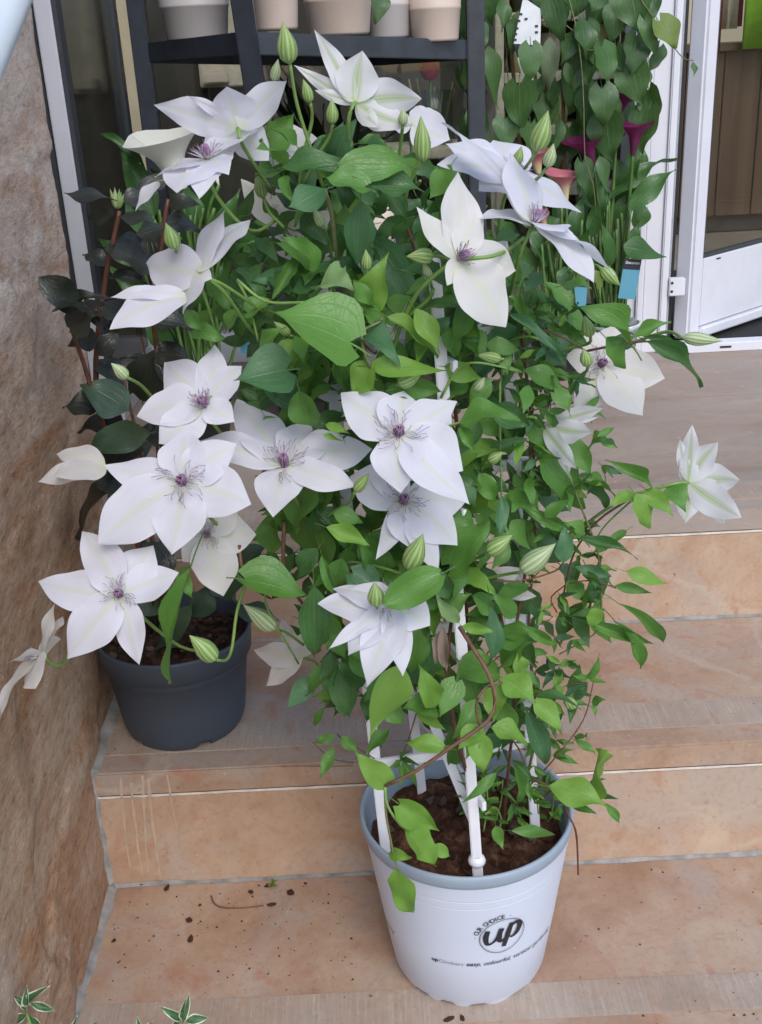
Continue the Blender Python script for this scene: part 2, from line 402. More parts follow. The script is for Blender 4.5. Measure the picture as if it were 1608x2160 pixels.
def glass(name, tint=(1, 1, 1), ior=1.5):
    t = NT(name); lw = t.n('LayerWeight'); lw.inputs[0].default_value = .5; fr = t.n('Math', operation='MULTIPLY_ADD'); t.l(t.math('POWER', lw.outputs['Facing'], 4.0), fr.inputs[0]); fr.inputs[1].default_value = .32; fr.inputs[2].default_value = (ior - 1) ** 2 / (ior + 1) ** 2
    tr = t.n('BsdfTransparent'); tr.inputs[0].default_value = (*tint, 1)
    gl = t.n('BsdfGlossy'); gl.inputs['Roughness'].default_value = .02
    mx = t.n('MixShader'); t.l(fr.outputs[0], mx.inputs[0]); t.l(tr.outputs[0], mx.inputs[1]); t.l(gl.outputs[0], mx.inputs[2]); t.l(mx.outputs[0], t.out.inputs[0])
    MAT[name] = t.m
glass('glass_pane', (.88, .90, .88), 1.5); glass('glass_vase', (.85, .9, .9), 1.45)
def calla_mat(name, lo, hi, z0=.25, z1=.8):
    t = NT(name); s = t.n('SeparateXYZ'); t.l(t.coord('UV'), s.inputs[0])
    f = t.math('ADD', s.outputs[0], t.math('MULTIPLY', t.math('SUBTRACT', t.noise(t.mapping(t.coord('UV'), (1, 14, 1)), 1.0, 2), .5), .25))
    c = t.ramp(f, [(z0, lo), (z1, hi)]); t.set(Base_Color=c, Roughness=.4); t.translucent(c, .2); MAT[name] = t.m
calla_mat('calla_purple', (.10, .012, .055), (.17, .012, .085)); calla_mat('calla_pink', (.60, .56, .30), (.55, .17, .22), .30, .85); calla_mat('calla_white', (.55, .60, .38), (.78, .78, .70), .1, .4)
MAT_GRASSY = MAT['stalk_green']

# ================================================================== THE SETTING
H1, H2, H3 = 0.0, 0.188, 0.376
me = mesh_from('ground', [(-60, -60, -.188), (60, -60, -.188), (60, 60, -.188), (-60, 60, -.188)], [(0, 1, 2, 3)], smooth=False)
tag(put('ground', me, MAT['paving']), kind='structure')
XL, XR = -.43, 2.4
def stair(name, ztop, yf, yb, tread_m, zbase, band, joint_y=None, xl=XL):
    e = empty(name, (0, yf, zbase)); tag(e, kind='structure')
    zs = ztop - .037
    rows = [(yf, yb)] if not joint_y else [(yf, joint_y - .0015), (joint_y + .0015, yb)]
    for k, (a, b) in enumerate(rows):
        for (x0, x1) in ((xl if k == 0 or joint_y is None else -1.4, 1.2185), (1.2215, XR)):
            box('tread_slab', x0, x1, a, b, zs, ztop, tread_m, e, .0025)
    for (x0, x1) in ((XL, .9385), (.9415, XR)):
        box('riser_slab', x0, x1, yf + .0015, yf + .035, zbase - .003, zs - .0028, MAT['stone_riser'], e, .0015)
    # pale joint between nosing and riser, wandering a little
    b = bmesh.new(); prev = None; x = XL; k = 0
    pts = []
    while x < 1.6:
        pts.append(x); x += .012
    top = [b.verts.new((px, yf + .0003 + .0006 * nz(px, 2, 0, 30), zs + .0006 + .0006 * nz(px, 0, yf, 60))) for px in pts]
    bot = [b.verts.new((px, yf + .0003 + .0006 * nz(px, 5, 0, 30), zs - .0030 + .0009 * nz(px, 9, yf, 55))) for px in pts]
    for i in range(len(pts) - 1): b.faces.new((bot[i], bot[i + 1], top[i + 1], top[i]))
    put('pale_joint', bm_mesh('pale_joint', b), MAT['joint_white'], e)
    box('grip_band', xl if xl > -.5 else XL, XR - .02, band[0], band[1], ztop - .004, ztop + .0012, MAT['stone_band'], e, .0006)
    # grey mortar in the corner at the foot of the riser
    b = bmesh.new(); rows_ = []
    for i in range(0, 150):
        px = XL + i * .0125; w = .0035 + .0025 * nz(px, yf, 0, 22); h = .004 + .004 * nz(px, yf, 4, 18)
        rows_.append([b.verts.new((px, yf - max(.003, w), zbase + .0006)), b.verts.new((px, yf - .002, zbase + max(.0025, h) * .55)), b.verts.new((px, yf + .0009, zbase + max(.003, h)))])
    for i in range(149):
        for j in range(2): b.faces.new((rows_[i][j], rows_[i + 1][j], rows_[i + 1][j + 1], rows_[i][j + 1]))
    put('mortar_joint', bm_mesh('mortar_joint', b, True), MAT['mortar'], e)
    return e
st1 = stair('stone_step', H1, .893, 1.215, MAT['stone_tread'], -.188, (.937, .990))
st2 = stair('stone_step', H2, 1.195, 1.545, MAT['stone_tread'], H1, (1.235, 1.298))
st3 = stair('stone_step', H3, 1.528, 2.62, MAT['stone_landing'], H2, (1.565, 1.630), 2.097)
# lime drips running down the riser
for (x0, y0, x1, y1, w) in ((255, 1640, 275, 1840, 7), (278, 1650, 300, 1845, 8), (300, 1600, 312, 1842, 9), (314, 1640, 338, 1846, 9), (354, 1625, 385, 1800, 6)):
    b = bmesh.new(); L_, R_ = [], []
    for i in range(22):
        t = i / 21; px_ = x0 + (x1 - x0) * (t ** 1.4) + 2.0 * nz(x0, t * 4, 0, 1.7); py_ = y0 + (y1 - y0) * t
        P = at(px_, py_, 1.195); ww = w / 2 * (.55 + .5 * math.sin(t * 9 + x0) ** 2) * (1 - .5 * t) / 1600
        if P[2] > .186: continue
        yy = 1.1940 if P[2] > .149 else 1.1957
        L_.append(b.verts.new((P[0] - ww, yy, P[2]))); R_.append(b.verts.new((P[0] + ww, yy, P[2])))
    for i in range(len(L_) - 1): b.faces.new((L_[i], R_[i], R_[i + 1], L_[i + 1]))
    put('lime_drip', bm_mesh('lime_drip', b), MAT['limescale'], st2)

# rough stone wall on the side of the steps
wall = empty('stone_wall', (-.55, .9, -.188)); tag(wall, 'rough rust brown stone wall beside the steps', 'wall')
def wall_face(name, y0, y1, ny, nzv, z0=-.19, z1=1.9):
    vs_, fs = [], []
    for i in range(ny + 1):
        for j in range(nzv + 1):
            y = y0 + (y1 - y0) * i / ny; z = z0 + (z1 - z0) * j / nzv
            d = .006 * nz(y * .5, z, 0, 4.5) + .0030 * nz(y * .4, z, 7, 15) + .0018 * nz(y * .4, z, 3, 40) + .0011 * nz(y * .5, z, 3, 95)
            led = nz(y * .6, z, 11, 5.0) + .22 * nz(y * .5, z, 5, 22); d += .0045 if led > .10 else (.0045 * max(0, (led - .07) / .03) if led > .07 else 0)
            if y < 1.02: d += .008 * min(1, (1.02 - y) / .05) * (1 if nz(y, z, 1, 3.0) > -.1 else .3)
            if y > 1.49: d -= .012 * ((y - 1.49) / .02) ** 2 + .004
            yy = y + (.006 * nz(0, z, 2, 16) + .003 * nz(0, z, 4, 50) if i == ny else 0)
            vs_.append((-.404 + d, yy, z))
    for i in range(ny):
        for j in range(nzv):
            a = i * (nzv + 1) + j; fs.append((a, a + nzv + 1, a + nzv + 2, a + 1))
    n0 = len(vs_)          # far end return
    for j in range(nzv + 1):
        p = vs_[ny * (nzv + 1) + j]; vs_.append((-.62, p[1] + .01, p[2]))
    for j in range(nzv):
        a = ny * (nzv + 1) + j; fs.append((a, n0 + j, n0 + j + 1, a + 1))
    return mesh_from(name, vs_, fs)
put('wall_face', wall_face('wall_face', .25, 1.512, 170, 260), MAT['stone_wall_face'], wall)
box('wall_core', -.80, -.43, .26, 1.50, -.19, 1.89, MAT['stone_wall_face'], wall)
b = bmesh.new(); rows_ = []     # mortar line where the wall meets treads and risers
path = [(.893, 0.0), (1.195, 0.0), (1.195, .188), (1.53, .188), (1.53, .376)]
for (ya, za), (yb, zb) in zip(path[:-1], path[1:]):
    n = 40
    for i in range(n + 1):
        y = ya + (yb - ya) * i / n; z = za + (zb - za) * i / n
        w = .0055 + .004 * nz(y, z, 0, 30)
        vert = abs(zb - za) > abs(yb - ya)
        if vert: rows_.append([b.verts.new((-.415, y - .006, z)), b.verts.new((-.399, y - .003, z)), b.verts.new((-.398 + w * .8, y + .003, z))])
        else: rows_.append([b.verts.new((-.415, y, z + .016)), b.verts.new((-.399, y, z + .005 + w * .2)), b.verts.new((-.396 + w, y, z + .0004))])
for i in range(len(rows_) - 1):
    for j in range(2): b.faces.new((rows_[i][j], rows_[i + 1][j], rows_[i + 1][j + 1], rows_[i][j + 1]))
put('mortar_seam', bm_mesh('mortar_seam', b, True), MAT['mortar'], wall)

# handrail tube
pa, pb = at(22, -18, 1.12), at(-43, 132, .99)
d_ = (pa - pb); hr = empty('handrail', (pb[0], pb[1], -.188)); tag(hr, 'white tubular handrail in front of the rough stone wall', 'handrail')
v, f = tube_data([pb - d_ * 5, pb, pa, pa + d_ * 2.2], .0205, 20); put('rail_tube', mesh_from('rail_tube', v, f), MAT['pipe_white'], hr)
for q in (pa + d_ * 1.8, pb - d_ * 2):
    v, f = tube_data([q, q + np.array([-.02, 0, -.03]), (-.405, q[1], q[2] - .035)], .007, 10); put('wall_bracket', mesh_from('wall_bracket', v, f), MAT['alu_grey'], hr)

# ------------------------------------------------------------------ shop front
shop = empty('shop_facade', (0, 2.5, H3)); tag(shop, 'white framed shop facade around the recessed entrance', 'building')
FW = MAT['frame_white']
# side window post and its pane
box('window_post', -.556, -.526, 2.085, 2.125, H3, 2.4, FW, shop, .002)
box('gasket_strip', -.5262, -.5175, 2.090, 2.125, H3, 2.4, MAT['gasket'], shop)
box('side_panel', -.62, -.557, 1.53, 2.12, H3, 2.4, MAT['frame_shadowgap'], shop)  # near-black box painted as the shaded gap between wall and post
sp_ = box('side_pane', -.5215, -.5165, 2.126, 2.555, H3 + .05, 2.35, MAT['glass_pane'], shop)
box('side_sill', -.535, -.51, 2.126, 2.555, H3, H3 + .05, FW, shop, .002)
# rear window
wy = 2.56
box('window_sill', -.53, .575, wy - .02, wy + .03, H3, H3 + .07, FW, shop, .003)
box('window_pane', -.51, .575, wy, wy + .006, H3 + .07, 2.3, MAT['glass_pane'], shop)
box('window_post', -.535, -.512, wy - .01, wy + .03, H3, 2.4, MAT['gasket'], shop, .002)
# door jamb made of stepped profiles
for (x0, x1, y0) in ((.578, .6000, 2.452), (.6003, .6150, 2.440), (.6153, .6530, 2.446), (.6533, .6690, 2.437)):
    box('jamb_profile', x0, x1, y0, 2.56, H3, 2.4, FW, shop, .0025)
box('jamb_reveal', .6693, .6775, 2.452, 2.56, H3, 2.4, MAT['alu_grey'], shop, .001)
box('shadow_gap', .6778, .6905, 2.475, 2.56, H3, 2.4, MAT['frame_shadowgap'], shop)
box('door_threshold', .690, 2.2, 2.424, 2.462, H3 - .002, H3 + .022, FW, shop, .003)
box('drain_slot', .792, .818, 2.4228, 2.43, H3 + .009, H3 + .0135, MAT['frame_shadowgap'], shop)
box('right_wall', 2.1, 2.4, 2.44, 2.6, H3, 2.4, MAT['interior_cream'], shop)
box('lintel', -.7, 2.4, 2.46, 2.56, 2.4, 2.5, MAT['interior_cream'], shop)
# open door leaf
hinge = empty('shop_door', (.694, 2.480, H3 + .02)); tag(hinge, 'white glazed shop door standing open inward', 'door')
ang = rad(40.5); dm = Matrix.Translation(Vector((.694, 2.480, 0))) @ Matrix.Rotation(ang, 4, 'Z')
def dbox(name, *a, mat=FW, parent=None, bev=.002): return box(name, *a, mat, parent or hinge, bev, dm)
zb = H3 + .024
dbox('stile', 0, .018, -.045, 0.0, zb, 2.28, bev=.006); dbox('stile', .0182, .0518, -.039, 0, zb, 2.28)
dbox('bottom_rail', .0520, .95, -.039, 0, zb + .022, zb + .178)
dbox('kick_bar', .0500, .95, -.048, 0, zb - .004, zb + .020, bev=.004)
dbox('stile', .95, 1.02, -.039, 0, zb, 2.28); dbox('top_rail', .0520, .95, -.039, 0, 2.2, 2.28)
dbox('glazing_bead', .0523, .0570, -.0370, -.012, zb + .179, 2.2, mat=MAT['gasket'], bev=0); dbox('glazing_bead', .0572, .9495, -.0368, -.012, zb + .179, zb + .183, mat=MAT['gasket'], bev=0)
dbox('door_pane', .0572, .9495, -.022, -.016, zb + .183, 2.2, mat=MAT['glass_pane'], bev=0)
dbox('drain_slot', .105, .122, -.0398, -.030, zb + .168, zb + .1715, mat=MAT['frame_shadowgap'], bev=0)
hb = box('hinge', .670, .706, 2.430, 2.448, .508, .548, FW, hinge, .002)
for zz in (.519, .538):
    v, f = tube_data([(.676, 2.4305, zz), (.676, 2.4285, zz)], .0030, 10); put('screw', mesh_from('screw', v, f), MAT['frame_shadowgap'], hb)
# interior
for nm, a in (('interior_floor', (-2.2, 3.2, 2.565, 5.2, H3 - .06, H3 - .004)), ('interior_wall', (-2.2, 3.2, 5.2, 5.3, H3, 3)), ('interior_wall', (-.52, .34, 2.98, 3.02, H3, 2.2)), ('interior_wall', (3.2, 3.3, 2.6, 5.3, H3, 3)), ('interior_wall', (-2.3, -2.2, 2.1, 5.3, H3, 3)), ('interior_ceiling', (-2.3, 3.3, 4.9, 5.3, 2.75, 2.85))):  # ceiling cut back to a strip so daylight reaches the interior
    tag(box(nm, *a, MAT['interior_floor' if 'floor' in nm else ('painted_gloom' if a[2] == 2.98 else 'interior_cream')]), kind='structure')  # added partition, coloured dark to stand in for interior gloom
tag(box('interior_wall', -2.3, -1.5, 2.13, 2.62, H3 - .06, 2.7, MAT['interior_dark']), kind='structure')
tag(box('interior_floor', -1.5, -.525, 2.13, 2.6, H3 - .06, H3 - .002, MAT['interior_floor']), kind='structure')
tag(box('door_mat', .72, 1.7, 2.47, 3.35, H3 - .003, H3 + .008, MAT['mat_black'], None, .003), 'black bristle mat inside the shop doorway', 'doormat')
cab = empty('shop_counter', (1.5, 4.05, H3)); tag(cab, 'brown wooden counter seen through the open glass door', 'counter')
for k in range(9): box('plank', 1.0 + k * .13, 1.127 + k * .13, 4.03, 4.05, H3 + .06, .985, MAT['cabinet_wood'], cab, .002)
box('plinth', 1.0, 2.17, 4.06, 4.5, H3, H3 + .06, MAT['interior_dark'], cab); box('counter_top', .98, 2.2, 4.0, 4.55, .986, 1.012, MAT['cabinet_wood'], cab, .004); box('carcass', 1.0, 2.17, 4.052, 4.5, H3 + .06, .985, MAT['interior_dark'], cab)
def bag(name, px0, px1, pyb, Y, mat, label, cat, dz=.5):
    A = at(px0, pyb, Y); B = at(px1, pyb, Y); bmx = bmesh.new(); n = 14
    fr, bk = [], []
    for i in range(n + 1):
        t = i / n; x = A[0] + (B[0] - A[0]) * t
        fr.append([bmx.verts.new((x, Y + .010 * math.sin(t * 11) * (1 - .4 * j), A[2] + dz * j)) for j in (0, .33, .66, 1)])
        bk.append([bmx.verts.new((x, Y + .012 + .010 * math.sin(t * 11) * (1 - .4 * j), A[2] + dz * j)) for j in (0, .33, .66, 1)])
    for i in range(n):
        for j in range(3):
            bmx.faces.new((fr[i][j], fr[i + 1][j], fr[i + 1][j + 1], fr[i][j + 1])); bmx.faces.new((bk[i][j], bk[i][j + 1], bk[i + 1][j + 1], bk[i + 1][j]))
        bmx.faces.new((fr[i][0], bk[i][0], bk[i + 1][0], fr[i + 1][0]))
    for s in (0, n):
        for j in range(3): bmx.faces.new((fr[s][j], fr[s][j + 1], bk[s][j + 1], bk[s][j]))
    return tag(put(name, bm_mesh(name, bmx, True), mat), label, cat)
bag('hanging_cloth', 1480, 1516, 118, 3.96, MAT['cloth_red'], 'dark red cloth hanging in front of the wooden counter', 'cloth')
bag('hanging_cloth', 1518, 1553, 62, 3.97, MAT['cloth_cream'], 'cream cloth hanging between the red and green cloths', 'cloth')
bag('hanging_cloth', 1555, 1563, 56, 3.96, MAT['cloth_red'], 'narrow red cloth strip hanging beside the green cloth', 'cloth')
bag('hanging_cloth', 1567, 1690, 104, 3.95, MAT['cloth_green'], 'lime green cloth hanging over the wooden counter', 'cloth')
# display rack inside, behind the rear window
pn = empty('wall_panel', tuple(at(470, 240, 2.95))); tag(pn, 'cream panel with a beige ledge behind the black rack', 'panel', kind='thing')
pa_, pb_ = at(424, 186, 2.96), at(522, 100, 2.96); box('panel_board', pa_[0], pb_[0], 2.955, 2.975, pa_[2], pb_[2] + .2, MAT['box_cream'], pn, .003)
pa_, pb_ = at(432, 176, 2.94), at(482, 152, 2.94); box('ledge_box', pa_[0], pb_[0], 2.90, 2.953, pa_[2], pb_[2], MAT['pot_shelf'], pn, .003)
rack = empty('display_rack', (.45, 2.85, H3)); tag(rack, 'pale wooden display rack behind the rear window glass', 'rack')
for z in (.55, .70, .84, .96, 1.09, 1.24): box('board', .34, .66, 2.74, 2.98, z, z + .022, MAT['box_cream'], rack, .002)
for x in (.339, .682): box('rack_upright', x - .02, x, 2.74, 2.98, H3, 1.6, MAT['box_cream'], rack, .002)
JL = {'box_grey': 'grey jar standing on the pale wooden display rack', 'interior_dark': 'blackish jar standing on the pale wooden display rack', 'box_ochre': 'ochre jar standing on the pale wooden display rack', 'pot_shelf': 'beige jar standing on the pale wooden display rack', 'calla_pink': 'pink jar standing on the pale wooden display rack'}
for z in (.572, .722, .862, .982, 1.112):
    box('back_board', .342, .66, 2.975, 2.98, z, z + .11, MAT['painted_gloom'], rack)  # added dark sheet, paints the gloom behind the jars
    x = .36
    while x < .60:
        w = rng.uniform(.05, .09); h = rng.uniform(.05, .10)
        col = rng.choice(['box_grey', 'interior_dark', 'box_ochre', 'pot_shelf', 'calla_pink', 'interior_dark'])
        prof = [(.001, z), (w * .33, z), (w * .44, z + h * .6), (w * .40, z + h), (w * .34, z + h), (w * .3, z + h * .7), (.001, z + h * .7)]
        v, f = lathe(prof, 14, x + w / 2, 2.82)
        tag(put('jar', mesh_from('jar', v, f), MAT[col]), JL[col], 'jar', 'jars on the display rack, ' + col.split('_')[1])
        x += w + rng.uniform(.015, .05)
# side display seen through the oblique pane
sd = empty('side_display', (-.9, 2.35, H3)); tag(sd, 'dim shelf unit behind the narrow side window glass', 'shelf unit')
for z in (.48, .66, .82, .93, 1.02, 1.12): box('board', -1.15, -.62, 2.18, 2.54, z, z + .02, MAT['box_dim'] if z < .9 else MAT['box_ochre'], sd, .002)
box('back_panel', -1.5, -.536, 2.60, 2.62, H3, 2.4, MAT['interior_dark'], sd)  # added dark sheet that keeps the view through the side pane dim
box('back_panel', -1.18, -1.152, 2.15, 2.56, H3, 1.5, MAT['interior_dark'], sd)
for (x, y, z, r_, c_) in ((-.70, 2.3, .68, .05, 'box_grey'), (-.75, 2.45, .84, .045, 'box_ochre'), (-.68, 2.40, .50, .05, 'pot_shelf_grey'), (-.72, 2.28, .95, .03, 'box_cream')):
    v, f = lathe([(.001, z), (r_ * .75, z), (r_, z + r_ * 1.3), (r_ * .92, z + r_ * 1.3), (.001, z + r_)], 18, x, y)
    tag(put('jar', mesh_from('jar', v, f), MAT[c_]), 'dim jar standing behind the narrow side window glass', 'jar', 'jars behind the side window')
# rose in a glass vase on a small table, behind the rear window
tb = empty('side_table', (.17, 2.86, H3)); tag(tb, 'pale side table carrying the glass vase behind the window', 'table')
box('table_top', .02, .34, 2.74, 3.0, .80, .825, MAT['box_cream'], tb, .003)
for x in (.04, .32):
    for y in (2.76, 2.98): box('leg', x - .012, x + .012, y - .012, y + .012, H3, .80, MAT['box_cream'], tb)
vz = empty('glass_vase', (.175, 2.86, .825)); tag(vz, 'clear glass vase with dried stems behind the rear window', 'vase')
v, f = lathe([(.001, .826), (.05, .826), (.055, .95), (.052, .95), (.047, .832), (.001, .832)], 24, .175, 2.86); put('vase_body', mesh_from('vase_body', v, f), MAT['glass_vase'], vz)
for k in range(14):
    a = rng.uniform(0, 6.28); tube('dried_stem', [(.175 + .03 * math.cos(a), 2.86 + .03 * math.sin(a), .84), (.175 + .06 * math.cos(a), 2.86 + .05 * math.sin(a), .93 + rng.uniform(0, .05))], .004, .002, MAT[rng.choice(['box_ochre', 'stalk_olive', 'interior_dark'])], vz, 5, 4)
rs = empty('red_rose', (.173, 2.86, .84)); tag(rs, 'crimson rose standing in the clear glass vase', 'rose')
tube('stem', [(.175, 2.86, .84), (.173, 2.86, .985)], .003, .003, MAT['stalk_green'], rs, 6, 5)
for k in range(16):
    a = k * 2.4; r_ = .006 + .0016 * k; vs_, fs = [], []
    for i in range(5):
        for j in range(6):
            aa = a + (j / 5 - .5) * 1.6; rr = r_ * (.45 + .55 * (i / 4) ** .6) + (.004 if i == 4 else 0)
            vs_.append((.173 + rr * math.cos(aa), 2.86 + rr * math.sin(aa), .975 + (.045 - .001 * k) * i / 4 - (.004 if i == 4 and k > 8 else 0)))
    for i in range(4):
        for j in range(5): fs.append((i * 6 + j, i * 6 + j + 1, (i + 1) * 6 + j + 1, (i + 1) * 6 + j))
    put('petal', mesh_from('petal', vs_, fs), MAT['rose_red'], rs)

# ================================================================== LEAF, PETAL, BUD SHAPES
LEAF_PROF = {
 'ov':   ([0, .06, .2, .38, .56, .72, .84, .93, 1], [.05, .42, .88, 1, .86, .56, .27, .09, .003], .04),
 'cord': ([0, .05, .15, .3, .48, .66, .80, .90, .96, 1], [.30, .72, .96, 1, .88, .60, .31, .12, .04, .003], .15),
 'lan':  ([0, .1, .3, .45, .7, .9, 1], [.06, .45, .92, 1, .7, .25, .005], 0),
 'round':([0, .06, .2, .45, .7, .88, .97, 1], [.22, .62, .92, 1, .90, .60, .22, .01], .06),
 'lob':  ([0, .06, .2, .33, .45, .6, .72, .85, 1], [.05, .45, .80, 1.0, .70, .86, .52, .38, .005], .04),
 'heart':([0, .04, .12, .28, .48, .68, .84, .94, 1], [.36, .78, .98, 1, .86, .60, .34, .14, .005], .24),
}
def leaf_data(kind, bend=.15, fold=.18, wave=.05, seed=0, nu=12, nv=4, petiole=.3, twist=0.0, droop=0.0):
    ss, ww, k = LEAF_PROF[kind]; r_ = random.Random(seed); ph = r_.uniform(0, 6.28)
    vs_, fs, uv = [], [], []
    asym = r_.uniform(-.08, .08)
    for i in range(nu + 1):
        s = i / nu; w = float(np.interp(s, ss, ww)) * .5
        for j in range(nv + 1):
            t = j / nv * 2 - 1
            x = s - k * abs(t) ** 1.3 * math.exp(-s / .13)
            y = w * t * (1 + asym * t) + .05 * asym * math.sin(s * 3.1)
            z = fold * abs(t) * w * .8 - bend * (s * s - s * .35) - droop * max(0, s - .7) ** 2 * 3
            z += wave * math.sin(s * 9 + ph + (1.7 if t > 0 else 0)) * t * t * min(1, 4 * s)
            a = twist * (s - .3); y, z = y * math.cos(a) - z * math.sin(a) * .0, z + y * math.sin(a)
            vs_.append((x, y, z)); uv.append((s, (t + 1) / 2))
    for i in range(nu):
        for j in range(nv):
            a = i * (nv + 1) + j; fs.append((a, a + nv + 1, a + nv + 2, a + 1)[::-1])
    if petiole:
        n0 = len(vs_)
        for i in range(4):
            q = i / 3; x = .03 - (petiole + .03) * q; z0 = -.012 - .20 * petiole * q * q
            for k2 in range(3):
                an = 2.094 * k2; vs_.append((x, .016 * math.cos(an), z0 + .016 * math.sin(an))); uv.append((.02, .5))
        for i in range(3):
            for k2 in range(3):
                b2 = (k2 + 1) % 3; fs.append((n0 + i * 3 + k2, n0 + i * 3 + b2, n0 + i * 3 + 3 + b2, n0 + i * 3 + 3 + k2))
    return vs_, fs, uv
LEAVES = {}
def leaf_mesh(kind, var, matname, pet=.3):
    key = (kind, var, matname, pet)
    if key not in LEAVES:
        r_ = random.Random(hash_(kind) * 31 + var * 7)
        d = leaf_data(kind, r_.uniform(.0, .42), r_.uniform(-.05, .55), r_.uniform(.03, .11), var * 13 + hash_(kind), petiole=pet, twist=r_.uniform(-.9, .9), droop=r_.uniform(-.3, .9))
        me = mesh_from('leaf', d[0], d[1], d[2]); me.materials.append(MAT[matname]); LEAVES[key] = me
    return LEAVES[key]
def hash_(s): return sum(ord(c) * (i + 3) for i, c in enumerate(s))
def basis_from(B, T, n, sw, sz=None):
    x = T - B; L = np.linalg.norm(x); x = x / L; y = np.cross(n, x); y /= np.linalg.norm(y); z = np.cross(x, y)
    sz = L if sz is None else sz
    m = Matrix.Identity(4)
    for i in range(3): m[i][0] = x[i] * L; m[i][1] = y[i] * sw; m[i][2] = z[i] * sz; m[i][3] = B[i]
    return m
def place_leaf(parent, bx, by, tx, ty, w, Y, mat, kind='ov', dY=-.015, n=None, pet=.3, name='leaf', var=None):
    B = at(bx, by, Y); T = at(tx, ty, Y + dY)
    if n is None: n = camdir(rng.uniform(-.5, .5), rng.uniform(.0, .9), 1.0)
    x = (T - B) / np.linalg.norm(T - B); y = np.cross(n, x); y /= np.linalg.norm(y)
    vd = (B - CAM) / np.linalg.norm(B - CAM); iy = np.cross(vd, x); iy /= np.linalg.norm(iy)
    fac = max(.55, abs(float(np.dot(y, iy))))
    sw = w * depth(B) / FPX / fac
    return put(name, leaf_mesh(kind, rng.randrange(9) if var is None else var, mat, pet), None, parent, basis_from(B, T, n, sw, max(np.linalg.norm(T - B), sw) * .9))

PW = ([0, .05, .12, .25, .40, .54, .67, .78, .87, .94, .98, 1], [.20, .28, .46, .77, .97, 1.0, .90, .69, .42, .19, .06, .005])
def pw(s):
    s = min(max(s, 0.0), 1.0); return 1.05 * (s ** .72 * (1 - s) ** 1.04) / .3000 * (1 - .12 * s ** 6) + .16 * (1 - s) ** 7
def petal_mesh(C, T, n, w, seed, arch=.06, cup=.12, curl=-.05, ripple=.060, nu=20, nv=8):
    r_ = random.Random(seed); u = T - C; L = np.linalg.norm(u); u = u / L
    v = np.cross(n, u); v /= (np.linalg.norm(v) + 1e-9); nn = np.cross(u, v)
    vs_, fs, uv = [], [], []; ph = r_.uniform(0, 6.28); sk = r_.uniform(-.05, .05); tw = r_.uniform(-.25, .25); pk = r_.uniform(.88, 1.12)
    for i in range(nu + 1):
        s = i / nu; W = pw(s ** pk) * w
        for j in range(nv + 1):
            t = j / nv * 2 - 1
            edge = 1 + .045 * math.sin(s * 9 + ph + 2 * (t > 0)) * abs(t) + .015 * math.sin(s * 21 + ph * 2) * abs(t)
            z = arch * L * 4 * s * (1 - s) + cup * W * t * t + curl * L * s ** 3 + ripple * L * math.sin(s * 10 + ph + (2.1 if t > 0 else 0)) * t * t * s * (1.1 - s) * 1.8
            z += .010 * L * (math.exp(-(t / .09) ** 2) - .6 * math.exp(-((abs(t) - .2) / .08) ** 2)) * math.sin(math.pi * min(1, s * 1.02))
            z += W * t * math.sin(tw * s * 2)
            P = C + u * (L * (.02 + .98 * s)) + v * (W * t * edge + sk * L * math.sin(math.pi * s)) + nn * z
            vs_.append(P); uv.append((s, (t + 1) / 2))
    for i in range(nu):
        for j in range(nv):
            a = i * (nv + 1) + j; fs.append((a, a + nv + 1, a + nv + 2, a + 1))
    return mesh_from('petal', vs_, fs, uv)

def stamen_mesh(seed, spread):
    r_ = random.Random(seed); vs_, fs, uv, mi = [], [], [], []
    def add(P, r0, r1, m, sides=3):
        k = len(P); v, f = tube_data(P, [r0 + (r1 - r0) * i / (k - 1) for i in range(k)], sides)
        o = len(vs_); vs_.extend(v); fs.extend([tuple(o + q for q in x) for x in f]); mi.extend([m] * len(f))
        uv.extend([((i // sides) / (k - 1), .5) for i in range(len(v))])
    for k in range(44):                    # loose outer filaments, unit flower radius = 1
        a = r_.uniform(0, 6.28); e = r_.uniform(.35, 1.0) * spread; L = r_.uniform(.22, .34); P = []
        for i in range(6):
            q = i / 5; rr = L * q * e + .03; zz = L * (q * (1 - .45 * e) - .25 * q * q * e); aa = a + .28 * math.sin(q * 3 + k) * q
            P.append(np.array([rr * math.cos(aa), rr * math.sin(aa), zz + .01]))
        add(P, .0055, .0042, 0)
    for k in range(16):                    # closed purple boss
        a = k * 2.399; r0 = .014 + .028 * math.sqrt(k / 16); P = []
        for i in range(5):
            q = i / 4; rr = r0 * (1 + .9 * math.sin(q * 2.6)) * (1 - .35 * q); P.append(np.array([rr * math.cos(a + q * .3), rr * math.sin(a + q * .3), .20 * q + .02]))
        add(P, .013, .009, 1, 4)
    me = mesh_from('stamens', vs_, fs, uv, True, mi)
    me.materials.append(MAT['stamen_filament']); me.materials.append(MAT['stamen_boss']); return me
STAM = [stamen_mesh(k, sp) for k, sp in enumerate((1.0, .85, .45, 1.0))]
